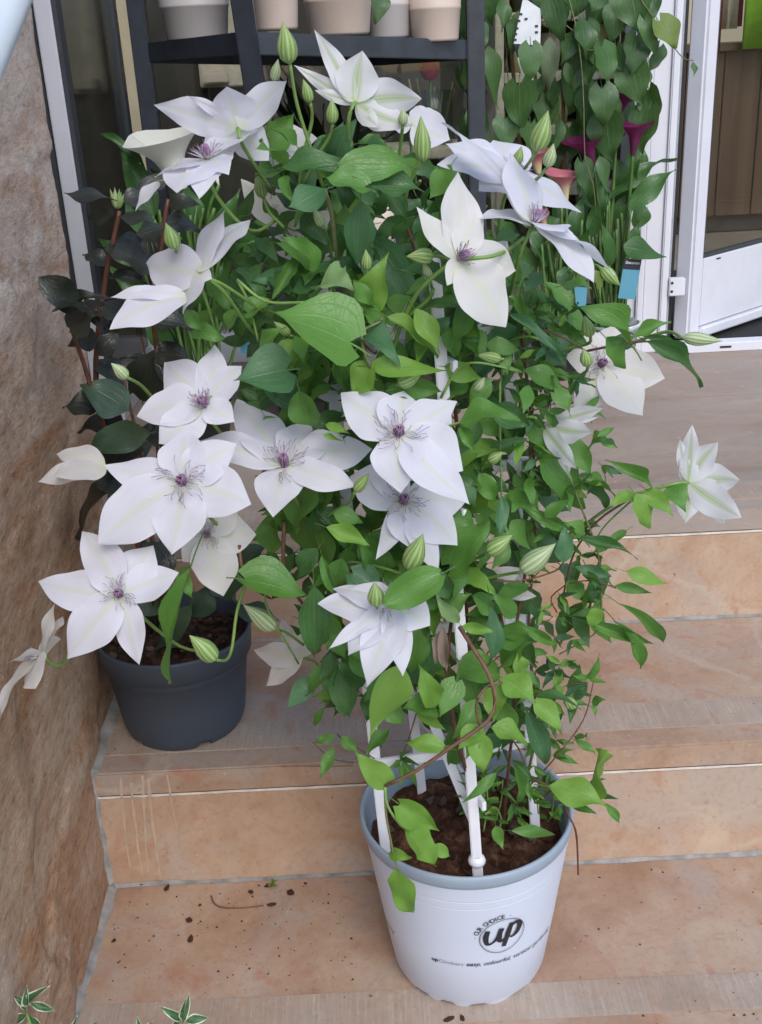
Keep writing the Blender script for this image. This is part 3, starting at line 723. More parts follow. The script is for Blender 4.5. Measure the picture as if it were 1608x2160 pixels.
def bud_mesh(seed, mat):
    r_ = random.Random(seed); nu, ns = 12, 18; vs_, fs, uv = [], [], []
    prof = ([0, .04, .15, .32, .5, .7, .85, .95, 1], [.12, .48, .86, 1, .92, .62, .32, .12, .02])
    bx = r_.uniform(-.06, .06)
    for i in range(nu + 1):
        s = i / nu; w = float(np.interp(s, *prof)) * .5
        for k in range(ns):
            a = 2 * math.pi * k / ns + s * .5; rr = w * (1 + .07 * math.cos(6 * a) * math.sin(math.pi * s))
            vs_.append((s, rr * math.cos(a), rr * math.sin(a) + bx * s * s)); uv.append((s, k / ns))
    for i in range(nu):
        for k in range(ns):
            k2 = (k + 1) % ns; fs.append((i * ns + k, (i + 1) * ns + k, (i + 1) * ns + k2, i * ns + k2))
    me = mesh_from('bud', vs_, fs, uv); me.materials.append(MAT[mat]); return me
BUDS = [bud_mesh(1, 'bud_green'), bud_mesh(2, 'bud_pale'), bud_mesh(3, 'bud_green')]

# ================================================================== POTS
def chunk_mesh(seed, sx=1, sy=.6, sz=.45):
    r_ = random.Random(seed); b = bmesh.new(); bmesh.ops.create_icosphere(b, subdivisions=1, radius=.5)
    for v in b.verts: v.co = Vector((v.co.x * sx, v.co.y * sy, v.co.z * sz)) * r_.uniform(.7, 1.25)
    return bm_mesh('bark_chip', b)
CHUNK = [chunk_mesh(k, 1, .45 + .12 * k, .35 + .05 * k) for k in range(5)]
def soil_disc(name, cx, cy, r, z, mat, parent, amp=.007, seed=0):
    n, m = 40, 56; vs_, fs = [(cx, cy, z + amp)], []
    for i in range(1, n + 1):
        for k in range(m):
            a = 2 * math.pi * k / m; rr = r * i / n; x, y = cx + rr * math.cos(a), cy + rr * math.sin(a)
            vs_.append((x, y, z + amp * (nz(x, y, seed, 34) * 1.2 + .8 * nz(x, y, seed, 90) + .5 * nz(x, y, seed, 200)) - .004 * (i / n) ** 4))
    for k in range(m): fs.append((0, 1 + k, 1 + (k + 1) % m))
    for i in range(n - 1):
        for k in range(m):
            k2 = (k + 1) % m; fs.append((1 + i * m + k, 1 + (i + 1) * m + k, 1 + (i + 1) * m + k2, 1 + i * m + k2))
    return put(name, mesh_from(name, vs_, fs), mat, parent)
def scatter_chips(parent, cx, cy, r, z, n, mats, s0, s1):
    for k in range(n):
        a = rng.uniform(0, 6.28); rr = r * math.sqrt(rng.random()); s = rng.uniform(s0, s1)
        m = Matrix.Translation((cx + rr * math.cos(a), cy + rr * math.sin(a), z + rng.uniform(0, .004))) @ Matrix.Rotation(rng.uniform(0, 6), 4, 'Z') @ Matrix.Rotation(rng.uniform(-.5, .5), 4, 'X') @ Matrix.Scale(s, 4)
        o = put('bark_chip', CHUNK[k % 5], MAT['bark'], parent, m)
        mm = MAT[rng.choice(mats)]
        if mm != CHUNK[k % 5].materials[0]: o.material_slots[0].link = 'OBJECT'; o.material_slots[0].material = mm

# big white nursery pot
PX, PY = .083, 1.047
pot = empty('flower_pot', (PX, PY, 0)); tag(pot, 'large printed white plastic pot with grey rim holding the clematis', 'flower pot')
def wob(i, r, z, a):
    if i <= 1:
        k = .5 + .5 * math.cos(13 * a + 1.2 * math.sin(3 * a)); z = z + (.0055 * max(0, k - .35) / .65 if i == 0 else 0); r = r - .002 * k * (i == 0)
    return r * (1 + .004 * math.sin(2 * a + .6)), z
prof = [(.0885, .0), (.0925, .0095), (.0932, .0125), (.0940, .0135), (.1048, .085), (.1171, .1738), (.1172, .1745), (.1168, .1752), (.1174, .1759), (.1175, .1767), (.1186, .1848), (.1187, .1855), (.1183, .1862), (.1189, .1869), (.1190, .1878), (.1208, .1985), (.1226, .2090)]
v, f = lathe(prof, 96, PX, PY, wob); put('pot_body', mesh_from('pot_body', v, f), MAT['pot_white'], pot)
prof = [(.1225, .2083), (.1240, .2098), (.1250, .2135), (.1257, .2180), (.1259, .2225), (.1250, .2258), (.1230, .2270), (.1205, .2250), (.1185, .2170), (.1150, .19), (.107, .14)]
v, f = lathe(prof, 96, PX - .001, PY); put('pot_rim', mesh_from('pot_rim', v, f), MAT['pot_rim_grey'], pot)
v, f = lathe([(.001, .012), (.088, .012)], 48, PX, PY); put('pot_floor', mesh_from('pot_floor', v, f), MAT['pot_white'], pot)
soil = soil_disc('soil', PX, PY, .1135, .187, MAT['soil_brown'], pot, .009, 2)
scatter_chips(pot, PX, PY, .095, .190, 70, ['bark', 'bark', 'bark', 'bark', 'soil_brown', 'bark_pale'], .007, .030)
def pot_r(z): return float(np.interp(z, [0, .0135, .085, .1745, .1875, .2065], [.0885, .0940, .1048, .1172, .1188, .1218])) * 1.004
def on_pot(u, vv, th0, z0, off=.0006):
    z = z0 + vv; r_ = pot_r(z) + off; th = th0 + u / pot_r(z0); return (PX + r_ * math.sin(th), PY - r_ * math.cos(th), z)
def print_mesh(name, pts_faces, th0, z0, mat, off=.0006):
    vs_, fs = pts_faces; return put(name, mesh_from(name, [on_pot(x, y, th0, z0, off) for x, y in vs_], fs, smooth=False), mat, pot)
def text_flat(s, size, shear=0.0, weight=0.0, spacing=1.0):
    cu = bpy.data.curves.new('t', 'FONT'); cu.body = s; cu.size = size; cu.shear = shear; cu.offset = weight * size; cu.space_character = spacing; cu.resolution_u = 3
    o = bpy.data.objects.new('t', cu); COL.objects.link(o); dg = bpy.context.evaluated_depsgraph_get()
    me = bpy.data.meshes.new_from_object(o.evaluated_get(dg)); bpy.data.objects.remove(o); bpy.data.curves.remove(cu)
    vs_ = [(v.co.x, v.co.y) for v in me.vertices]; fs = [tuple(p.vertices) for p in me.polygons]; bpy.data.meshes.remove(me)
    return vs_, fs, (max(x for x, _ in vs_) if vs_ else 0)
def ring_flat(r0, r1, n=64):
    vs_ = []; fs = []
    for k in range(n):
        a = 6.28319 * k / n; vs_ += [(r0 * math.cos(a), r0 * math.sin(a)), (r1 * math.cos(a), r1 * math.sin(a))]
    for k in range(n):
        k2 = (k + 1) % n; fs.append((2 * k, 2 * k + 1, 2 * k2 + 1, 2 * k2))
    return vs_, fs
def stroke_flat(pts, widths, n=28):
    P = smooth_path([np.array([x, y, 0.0]) for x, y in pts], n); m = len(P); vs_, fs = [], []
    for i, p in enumerate(P):
        t = P[min(i + 1, m - 1)] - P[max(0, i - 1)]; t /= np.linalg.norm(t) + 1e-9; w = float(np.interp(i / (m - 1), np.linspace(0, 1, len(widths)), widths)) / 2
        vs_ += [(p[0] - t[1] * w, p[1] + t[0] * w), (p[0] + t[1] * w, p[1] - t[0] * w)]
    for i in range(m - 1): fs.append((2 * i, 2 * i + 1, 2 * i + 3, 2 * i + 2))
    return vs_, fs
def scl(pf, s, dx=0, dy=0): return [(x * s + dx, y * s + dy) for x, y in pf[0]], pf[1]
def logo(th, z):
    R_ = .0268
    print_mesh('print', ring_flat(R_, R_ * 1.025), th, z, MAT['ink_black']); print_mesh('print', ring_flat(R_ * .955, R_ * .97), th, z, MAT['ink_grey'])
    s = .0205
    U = [[(-.92, .62), (-.98, .1), (-.86, -.42), (-.55, -.40), (-.28, .02), (-.14, .62)], [(-.16, .66), (-.22, .1), (-.16, -.30), (.06, -.34), (.24, -.06)]]
    Pp = [[(.40, .92), (.30, .2), (.16, -.86)], [(.20, -.12), (.36, .56), (.66, .86), (.94, .62), (.86, .04), (.58, -.22), (.34, -.08)]]
    W = [[.28, .33, .24, .12, .24, .32], [.28, .33, .22, .09], [.24, .33, .26], [.06, .13, .22, .32, .28, .15, .08]]
    for k, (p_, w_) in enumerate(zip(U + Pp, W)):
        print_mesh('print', scl(stroke_flat([(x + .08 * y, y) for x, y in p_], w_), s), th, z, MAT['ink_black'], .0006 + .00012 * k)
    word = '· OUR CHOICE ·'; n = len(word); a0, a1 = rad(178), rad(72)
    for k, ch in enumerate(word):
        if ch == ' ': continue
        vs_, fs, wd = text_flat(ch, .0085, 0, .012); a = a0 + (a1 - a0) * (k + .3) / n; q = a - math.pi / 2; rr = R_ * 1.09
        vs2 = [(rr * math.cos(a) + (x - wd / 2) * math.cos(q) - y * math.sin(q), rr * math.sin(a) + (x - wd / 2) * math.sin(q) + y * math.cos(q)) for x, y in vs_]
        print_mesh('print', (vs2, fs), th, z, MAT['ink_black'])
def slogan(th, z):
    u = 0
    for s, size, sh, w, mat, gap in (('up', .0098, .15, .030, 'ink_black', .0005), ('Climbers', .0092, 0, .0, 'ink_grey', .0035), ('easy,', .0102, .30, .016, 'ink_black', .0035), ('colourful,', .0100, .35, .010, 'ink_black', .0035), ('vertical', .0100, .40, .006, 'ink_black', .003), ('gardening', .0100, .42, .006, 'ink_black', 0)):
        size *= .86; gap *= .8; vs_, fs, wd = text_flat(s, size, sh, w); print_mesh('print', ([(x + u, y) for x, y in vs_], fs), th, z, MAT[mat]); u += wd + gap
    return u
logo(rad(15.5), .1265)
uu = slogan(rad(-29), .0815)
slogan(rad(-29) - 2 * math.pi / 3, .0815); logo(rad(15.5) - 2 * math.pi / 3, .1265)

# trellis tower
TW = MAT['trellis_white']
tr = empty('trellis', (.068, 1.035, .18)); tag(tr, 'white slatted trellis tower standing in the white pot', 'trellis')
base = [np.array(p) for p in ((.088, .957, .182), (.164, 1.041, .182), (.034, 1.124, .182), (-.014, 1.014, .182))]
tops = [at(915, 545, .965), at(1058, 508, 1.045), None, None]
tops[2] = base[2] + (tops[1] - base[1]) * 1.0 + np.array([-.004, 0, -.01]); tops[3] = base[3] + (tops[0] - base[0]) + np.array([0, 0, -.015])
for k in range(4):
    bar('leg', base[k], tops[k], .0115, .0085, TW, tr, (0, 1, 0), .0012)
for lv, z in enumerate((.318, .478, .655, .800)):
    pts = [base[k] + (tops[k] - base[k]) * ((z - (0, 0, .016, 0)[k] - .182) / (tops[k][2] - .182)) for k in range(4)]
    for k0, k1, dz, off in ((3, 1, 0.0, .0072), (0, 2, -.016, .0072)):
        A, B = pts[k0].copy(), pts[k1].copy(); A[2] = B[2] = z + dz; d = (B - A) / np.linalg.norm(B - A); nrm = np.array([d[1], -d[0], 0])
        bar('rung', A - d * .017 + nrm * off, B + d * .017 + nrm * off, .0050, .0115, TW, tr, (0, 0, 1), .0008)
bar('brace', at(1002, 1738, .968), at(880, 1440, 1.050), .0105, .0060, TW, tr, (0, 1, 0), .001)
q = base[0] + (tops[0] - base[0]) * .055
v, f = lathe([(.0062, q[2] - .006), (.0095, q[2] - .003), (.0100, q[2]), (.0085, q[2] + .004), (.0058, q[2] + .006)], 18, q[0], q[1]); put('clip', mesh_from('clip', v, f), TW, tr)

# dark pot of the camellia
DX, DY, DZ = -.291, 1.316, H2
dp = empty('flower_pot', (DX, DY, DZ)); tag(dp, 'dark slate blue plastic pot with smooth rim standing against the stone wall', 'flower pot')
def wob2(i, r, z, a):
    if i == 0: z = z + (.010 if (math.sin(5 * a + .8) > .86) else 0)
    return r, z
prof = [(.0785, 0), (.0830, .010), (.0850, .016), (.0895, .05), (.0970, .112), (.0978, .1125), (.1030, .1150), (.1050, .146), (.1045, .149), (.1020, .1495), (.1005, .146), (.097, .11), (.090, .07)]
v, f = lathe([(r, z + DZ) for r, z in prof], 90, DX, DY, wob2); put('pot_body', mesh_from('pot_body', v, f), MAT['pot_navy'], dp)
soil_disc('soil', DX, DY, .0985, DZ + .126, MAT['soil_dark'], dp, .008, 5)
scatter_chips(dp, DX, DY, .090, DZ + .129, 60, ['bark', 'bark_pale', 'soil_dark', 'bark'], .006, .022)

# black shelf rack with cream pots
sh = empty('shelf_rack', (-.1, 2.15, H3)); tag(sh, 'black metal shelf rack carrying cream pots in the shop entrance', 'shelf rack')
A = np.array([-.180, 1.9, 1.068]); B = np.array([.207, 2.20, 1.040]); D = np.array([-.383, 2.18, 1.062]); Cc = B + D - A
SM = MAT['shelf_metal']
bar('leg', at(506, -30, 1.885), atz(640, 880, H3), .034, .030, SM, sh, (0, 1, 0), .002)
bar('leg', D + np.array([-.012, 0, .5]), np.array([D[0] - .012, D[1], H3]), .032, .030, SM, sh, (0, 1, 0), .002)
bar('leg', B + np.array([.012, 0, .5]), np.array([B[0] + .012, B[1], H3]), .032, .030, SM, sh, (0, 1, 0), .002)
bar('leg', Cc + np.array([0, 0, .5]), np.array([Cc[0], Cc[1], H3]), .032, .030, SM, sh, (0, 1, 0), .002)
for P, Q in ((A, B), (A, D), (D, Cc), (B, Cc)):
    bar('rail', P, Q, .012, .034, SM, sh, (0, 0, 1), .0015)
    bar('rail', P + np.array([0, 0, -.44]), Q + np.array([0, 0, -.44]), .012, .034, SM, sh, (0, 0, 1), .0015)
for dz in (.012, -.43):
    vs_ = [p + np.array([0, 0, dz + e]) for e in (0, -.012) for p in (A, B, Cc, D)]
    put('shelf_plate', mesh_from('shelf_plate', vs_, [(0, 1, 2, 3), (7, 6, 5, 4), (0, 4, 5, 1), (1, 5, 6, 2), (2, 6, 7, 3), (3, 7, 4, 0)], smooth=False), SM, sh)
def shelf_pot(cx, by, hw, Y, mat, label, grp=None, h=.21):
    P = at(cx, by, Y); r_ = hw * depth(P) / FPX; z = P[2]
    prof = [(.001, z), (r_ * .94, z), (r_, z + .004), (r_ * 1.10, z + .052), (r_ * 1.125, z + .053), (r_ * 1.13, z + .057), (r_ * 1.12, z + .06), (r_ * 1.36, z + h), (r_ * 1.30, z + h), (r_ * 1.0, z + .06), (.001, z + .02)]
    v, f = lathe(prof, 48, P[0], P[1] + r_)
    return tag(put('flower_pot', mesh_from('flower_pot', v, f), MAT[mat]), label, 'flower pot', grp)
shelf_pot(581, 63, 46, 1.975, 'pot_shelf', 'smooth cream pot next to the front leg of the black rack')
shelf_pot(716, 74, 65, 2.03, 'pot_shelf', 'widest cream pot, between two others on the black rack')
shelf_pot(822, 80, 44, 2.14, 'pot_shelf_grey', 'greyish pot set back between two cream pots on the black rack')
shelf_pot(922, 87, 50, 2.13, 'pot_shelf', 'cream pot beside the hanging vine, on the black rack')
shelf_pot(408, 84, 66, 2.09, 'pot_shelf_grey', 'large grey pot at the side end of the black rack')
# a dark strap leaved plant and a pale pot on the lower shelf
dr = empty('strap_plant', (.02, 2.2, .63)); tag(dr, 'plant with dark brown strap leaves under the black rack', 'plant')
v, f = lathe([(.001, .632), (.045, .632), (.058, .72), (.054, .72), (.05, .705), (.001, .705)], 24, .02, 2.2); put('pot_body', mesh_from('pot_body', v, f), MAT['pot_black'], dr)
for k in range(26):
    bx = 690 + rng.uniform(-14, 14); tx = bx + rng.uniform(-170, 150); ty = rng.uniform(130, 260)
    place_leaf(dr, bx, 420, tx, ty, rng.uniform(8, 16), 2.19 + rng.uniform(-.02, .02), 'leaf_strap' if 'leaf_strap' in MAT else 'leaf_camellia', 'lan', rng.uniform(-.06, .06), pet=0)
P = at(775, 330, 2.12); v, f = lathe([(.001, .632), (.042, .632), (.055, .86), (.050, .86), (.04, .65)], 28, P[0], P[1]); tag(put('flower_pot', mesh_from('flower_pot', v, f), MAT['pot_shelf']), 'tall cream pot on the lower shelf behind the clematis', 'flower pot')

# ================================================================== CLEMATIS
cl = empty('clematis', (PX, PY, .19)); tag(cl, 'climbing clematis in full bloom with large white flowers on the white trellis', 'clematis')
def stalk(pts, r0=.0016, r1=.0012, mat='stalk_green', parent=None, name='stem', sides=6):
    return tube(name, [at(*p) for p in pts], r0, r1, MAT[mat], parent or cl, sides, 12)
NF = [0]
def flower(c, Y, n, petals, mat='petal_white', stam=0, ssize=.075, arch=.05, cup=.12, curl=-.04, stem=None):
    NF[0] += 1; C = at(*c, Y); nw = camdir(*n); fl = empty('flower', C, cl)
    for k, p in enumerate(petals):
        tx, ty, w = p[:3]; dz = p[3] if len(p) > 3 and p[3] is not None else None; C0 = C
        if len(p) > 4: C0 = at(p[4][0], p[4][1], Y)
        d = ray(tx, ty)
        if dz is None:
            den = float(np.dot(d, nw)); t = float(np.dot(C0 - CAM, nw)) / den if abs(den) > .15 else depth(C0)
            t = min(max(t, depth(C0) - .045), depth(C0) + .045)
        else: t = depth(C0) + dz
        T = CAM + d * t
        C1 = C0 + nw * (.0020 * (k % 2) + .0004 * k)
        u = T - C1; u = u / np.linalg.norm(u); v = np.cross(nw, u); v /= np.linalg.norm(v) + 1e-9
        vd = (C0 - CAM) / np.linalg.norm(C0 - CAM); iu = np.cross(vd, u); iu /= np.linalg.norm(iu) + 1e-9
        fac = max(.5, abs(float(np.dot(v, iu))))
        L = np.linalg.norm(T - C1); wt = min(w * depth(C0) / FPX / 2 / fac, .40 * L if L > .05 else .5 * L)
        put('petal', petal_mesh(C1, T, nw, wt, NF[0] * 17 + k, arch * rng.uniform(.3, 1.5), cup * rng.uniform(-.6, 1.6), curl * rng.uniform(-.5, 2.0)), MAT[mat], fl)
    if stam is not None:
        a = np.cross(nw, [0, 0, 1.0]); a /= np.linalg.norm(a); b2 = np.cross(nw, a); m = Matrix.Identity(4)
        for i in range(3): m[i][0] = a[i] * ssize; m[i][1] = b2[i] * ssize; m[i][2] = nw[i] * ssize; m[i][3] = C[i] + nw[i] * .002
        put('stamens', STAM[stam], None, fl, m @ Matrix.Rotation(rng.uniform(0, 6), 4, 'Z'))
    # stalk behind the flower
    if stem is None:
        ex = c[0] + (930 - c[0]) * .30; ey = c[1] + 120
        Q = [C, C - nw * .025 + np.array([0, 0, -.004]), (C - nw * .03) * .5 + at(ex, ey, 1.06) * .5 + np.array([0, 0, -.02]), at(ex, ey, 1.06)]
    else: Q = [C - nw * .001] + [at(*q) for q in stem]
    tube('flower_stalk', Q, .0018, .0016, MAT['stalk_green'], fl, 6, 12)
FL = flower
FL((387, 1018), .90, (0, .22, 1), [(220, 982, 80), (392, 902, 112), (500, 935, 85), (530, 1062, 108), (362, 1170, 108), (206, 1148, 112)])
FL((602, 985), .935, (-.05, .55, .85), [(498, 832, 92), (682, 900, 98), (784, 945, 78), (752, 1024, 60), (575, 1087, 112), (415, 930, 62)])
FL((434, 858), .945, (-.1, .35, .9), [(344, 758, 88), (452, 724, 64), (510, 770, 66), (288, 878, 84), (335, 936, 76), (495, 890, 60)], stam=2, ssize=.07)
FL((255, 1255), .865, (0, .25, 1), [(78, 1225, 86), (172, 1120, 84), (322, 1148, 100), (378, 1208, 80), (292, 1402, 66), (138, 1390, 94)], stam=1, ssize=.065)
FL((228, 985), 1.0, (-.5, .3, .6), [(76, 1012, 36, 0.0), (118, 958, 52, .02), (110, 1000, 62, -.02)], 'petal_cream', None)
FL((437, 1128), .965, (.2, .05, 1), [(541, 1128, 84), (472, 1258, 92), (385, 1185, 70), (400, 1075, 60), (498, 1058, 72)], 'petal_cream', 1, .055)
FL((90, 1385), .84, (-.75, .25, .45), [(114, 1266, 26, .01), (134, 1300, 28, .03), (20, 1398, 78, -.02), (128, 1348, 44, .02), (-6, 1508, 34, -.02), (70, 1452, 60, -.03)], 'petal_cream', 2, .05, stem=[(108, 1400, .86), (125, 1404, .87), (148, 1386, .90), (215, 1300, .95), (300, 1225, 1.0), (480, 1180, 1.05)])
FL((842, 918), .895, (0, .30, 1), [(719, 830, 98), (852, 822, 100), (965, 845, 72), (978, 992, 112), (992, 1063, 84), (846, 1040, 104)])
FL((850, 1060), .94, (.1, .3, 1), [(738, 1003, 102), (800, 958, 70), (988, 1052, 92), (966, 1150, 100), (884, 1168, 86), (793, 1180, 46), (925, 1210, 60)], stam=3)
FL((832, 1276), .885, (0, .62, .75), [(670, 1268, 78), (702, 1236, 62), (735, 1384, 76), (775, 1447, 84), (850, 1424, 62), (908, 1318, 88), (694, 1366, 34)])
FL((966, 548), .90, (.40, .15, .85), [(968, 360, 80), (1012, 430, 66), (879, 436, 38), (944, 602, 40), (1090, 570, 80), (1072, 688, 108)], 'petal_cream', 2, .065, stem=[(1000, 545, .885), (1040, 540, .89), (1075, 525, .93), (1105, 502, .97)])
FL((1122, 478), .93, (.35, .75, .45), [(943, 245, 46, .03), (1076, 322, 66, .01), (1010, 457, 58, -.01), (1190, 490, 72, -.035), (1301, 573, 58, .0), (1256, 594, 46, -.02)], 'petal_white', 2, .06)
FL((1086, 374), 1.02, (.3, .45, .8), [(1044, 290, 92), (923, 346, 56), (940, 300, 56), (1231, 442, 60), (1010, 402, 62), (1092, 312, 48)], stam=1, ssize=.055)
FL((868, 262), 1.09, (.0, .2, 1), [(950, 292, 86), (826, 264, 44), (915, 236, 60)], 'petal_white', None)
FL((750, 217), 1.0, (.1, .25, -.9), [(663, 62, 44), (620, 137, 32), (765, 107, 86), (890, 208, 76), (664, 190, 24), (802, 270, 36), (872, 264, 58)], 'petal_barred', None, stem=[(742, 228, .99), (735, 265, .995), (738, 330, 1.02), (745, 400, 1.05)])
FL((502, 272), 1.0, (0, .55, -.7), [(326, 218, 66), (478, 182, 92), (605, 170, 64), (394, 200, 24), (428, 318, 66), (568, 338, 72)], 'petal_white', None, stem=[(507, 290, .99), (520, 320, 1.0), (580, 410, 1.04)])
FL((440, 342), .965, (-.15, .75, .55), [(490, 318, 58), (284, 443, 30, .0, (340, 390)), (326, 372, 56), (418, 412, 60), (372, 402, 62), (545, 282, 50), (482, 366, 52)], 'petal_white', 1, .06)
FL((590, 300), 1.06, (0, .3, .9), [(670, 290, 54), (656, 332, 48), (575, 350, 42), (545, 288, 52)], 'petal_cream', None)
FL((428, 580), .95, (-.55, .25, .65), [(308, 556, 96), (384, 662, 100), (228, 684, 56, -.02, (402, 622)), (232, 626, 34, .0, (400, 625)), (471, 438, 46, .02), (534, 464, 54, .03), (446, 588, 36)], 'petal_white', None, cup=.05)
FL((605, 478), 1.12, (0, .45, -.85), [(508, 378, 54), (598, 355, 46), (704, 445, 80), (575, 428, 42), (640, 485, 52)], 'petal_cream', None)
FL((680, 556), 1.085, (-.3, .45, .7), [(566, 495, 42), (628, 488, 36), (668, 484, 44), (702, 518, 36)], 'petal_cream', None)
FL((642, 1388), 1.06, (-.55, .3, .7), [(536, 1370, 52), (560, 1447, 42), (588, 1300, 34), (607, 1345, 36), (652, 1325, 44)], 'petal_cream', None)
FL((748, 802), 1.02, (0, .25, 1), [(632, 797, 96), (694, 890, 44), (764, 690, 74), (855, 712, 66), (835, 775, 54), (790, 870, 60)], 'petal_white', None)
FL((1266, 770), 1.06, (.1, .1, 1), [(1403, 798, 86), (1357, 877, 88), (1212, 872, 78), (1192, 750, 62), (1300, 684, 64), (1240, 690, 52)], 'petal_cream', 0, .07)
FL((1146, 900), .985, (.7, -.05, -.6), [(1270, 861, 38), (1256, 912, 50), (1223, 991, 40), (1203, 1008, 26, .02), (1262, 882, 30, .02)], 'petal_barred', None, stem=[(1130, 882, .98), (1105, 880, .985), (1085, 890, 1.0)])
FL((1452, 1018), .99, (.45, .1, -.85), [(1460, 896, 42), (1435, 921, 24), (1515, 932, 52), (1562, 1012, 62), (1564, 1093, 68), (1447, 1104, 52), (1433, 1042, 24), (1434, 985, 22), (1535, 1108, 40, .015)], 'petal_barred', None, stem=[(1425, 1020, .985), (1380, 1032, .99), (1320, 1050, 1.0), (1250, 1095, 1.02), (1190, 1150, 1.05)])
FL((1022, 1232), 1.0, (0, -.4, .7), [(1133, 1263, 38), (1102, 1196, 46), (1010, 1190, 40)], 'petal_cream', None)

# ---- buds: base, tip, width, distance, stalk end
BL = [(612, 135, 597, 46, 42, .97, [(628, 225), (660, 325), (684, 402)]), (578, 172, 587, 124, 21, 1.0, [(572, 230), (560, 320)]), (655, 217, 640, 167, 24, 1.0, [(658, 255), (640, 330), (630, 400)]),
 (702, 262, 700, 208, 26, 1.0, [(695, 290), (670, 330), (640, 390)]), (850, 265, 850, 227, 21, .99, [(845, 310), (838, 400)]), (893, 342, 888, 244, 36, .96, [(905, 300), (860, 400), (850, 460)]),
 (1132, 320, 1157, 233, 42, .93, [(1115, 345), (1090, 375)]), (1155, 353, 1168, 302, 27, .93, [(1130, 380), (1085, 405)]), (1088, 350, 1101, 308, 22, .98, [(1080, 380), (1075, 420)]),
 (372, 525, 350, 470, 33, .96, [(375, 545), (395, 620)]), (270, 797, 234, 766, 27, .93, [(300, 815), (340, 860)]), (775, 570, 772, 526, 23, .96, [(775, 620), (770, 690)]), (915, 540, 858, 540, 36, .92, [(930, 542), (945, 548)]),
 (908, 592, 892, 552, 22, .93, [(912, 620), (890, 650), (850, 690)]), (840, 812, 894, 782, 34, .92, [(815, 812), (803, 830)]), (1058, 757, 1003, 748, 25, .95, [(1080, 762), (1100, 785)]),
 (1003, 824, 1023, 795, 24, .96, [(990, 835), (945, 842)]), (1030, 974, 1062, 953, 25, .96, [(1000, 985), (965, 1000)]), (1028, 1168, 1081, 1128, 38, .92, [(1000, 1180), (940, 1205)]), (1099, 1207, 1173, 1146, 44, .92, [(1065, 1212), (1000, 1225), (940, 1230)]),
 (862, 1202, 893, 1126, 44, .87, [(850, 1212), (815, 1200), (740, 1185), (700, 1215)]), (795, 1277, 790, 1229, 36, .86, [(800, 1290), (815, 1280)]), (582, 1327, 513, 1276, 40, .98, [(605, 1335), (640, 1360)]), (457, 1392, 400, 1340, 42, .88, [(478, 1392), (490, 1365), (500, 1290), (520, 1225)]),
 (749, 1037, 779, 998, 24, .90, [(735, 1060), (690, 1090), (682, 1110)]), (1440, 712, 1524, 720, 30, .96, [(1405, 700), (1330, 725)]), (1246, 710, 1234, 666, 28, .97, [(1240, 725), (1180, 740)]), (1268, 566, 1309, 602, 30, .97, [(1250, 560), (1200, 575)]),
 (1193, 503, 1188, 474, 26, .96, [(1180, 500), (1150, 515)]), (1241, 772, 1231, 736, 27, .95, [(1235, 785), (1205, 795), (1120, 780)]), (736, 318, 734, 284, 22, 1.03, [(740, 350), (745, 400)]), (748, 692, 724, 648, 26, .96, [(765, 720), (775, 760)]), (556, 418, 540, 364, 26, 1.06, [(570, 450), (600, 480)]),
 (612, 707, 578, 678, 22, 1.0, [(630, 720), (640, 760)]), (682, 478, 660, 438, 22, 1.0, [(690, 500), (705, 560)]), (1042, 1026, 1022, 998, 22, .96, [(1050, 1050), (1040, 1090)]), (1212, 1492, 1190, 1470, 26, .98, [(1180, 1470), (1130, 1478)])]
for k, (bx, by, tx, ty, w, Y, end) in enumerate(BL):
    Bp, Tp = at(bx, by, Y), at(tx, ty, Y - .004); sw = w * depth(Bp) / FPX
    put('bud', BUDS[k % 3], None, cl, basis_from(Bp, Tp, camdir(.2, .3, 1), sw, sw))
    m = len(end); stalk([(bx, by, Y)] + [(ex, ey, Y + (1.04 - Y) * (i + 1) / m * .7) for i, (ex, ey) in enumerate(end)], .0015, .0017)

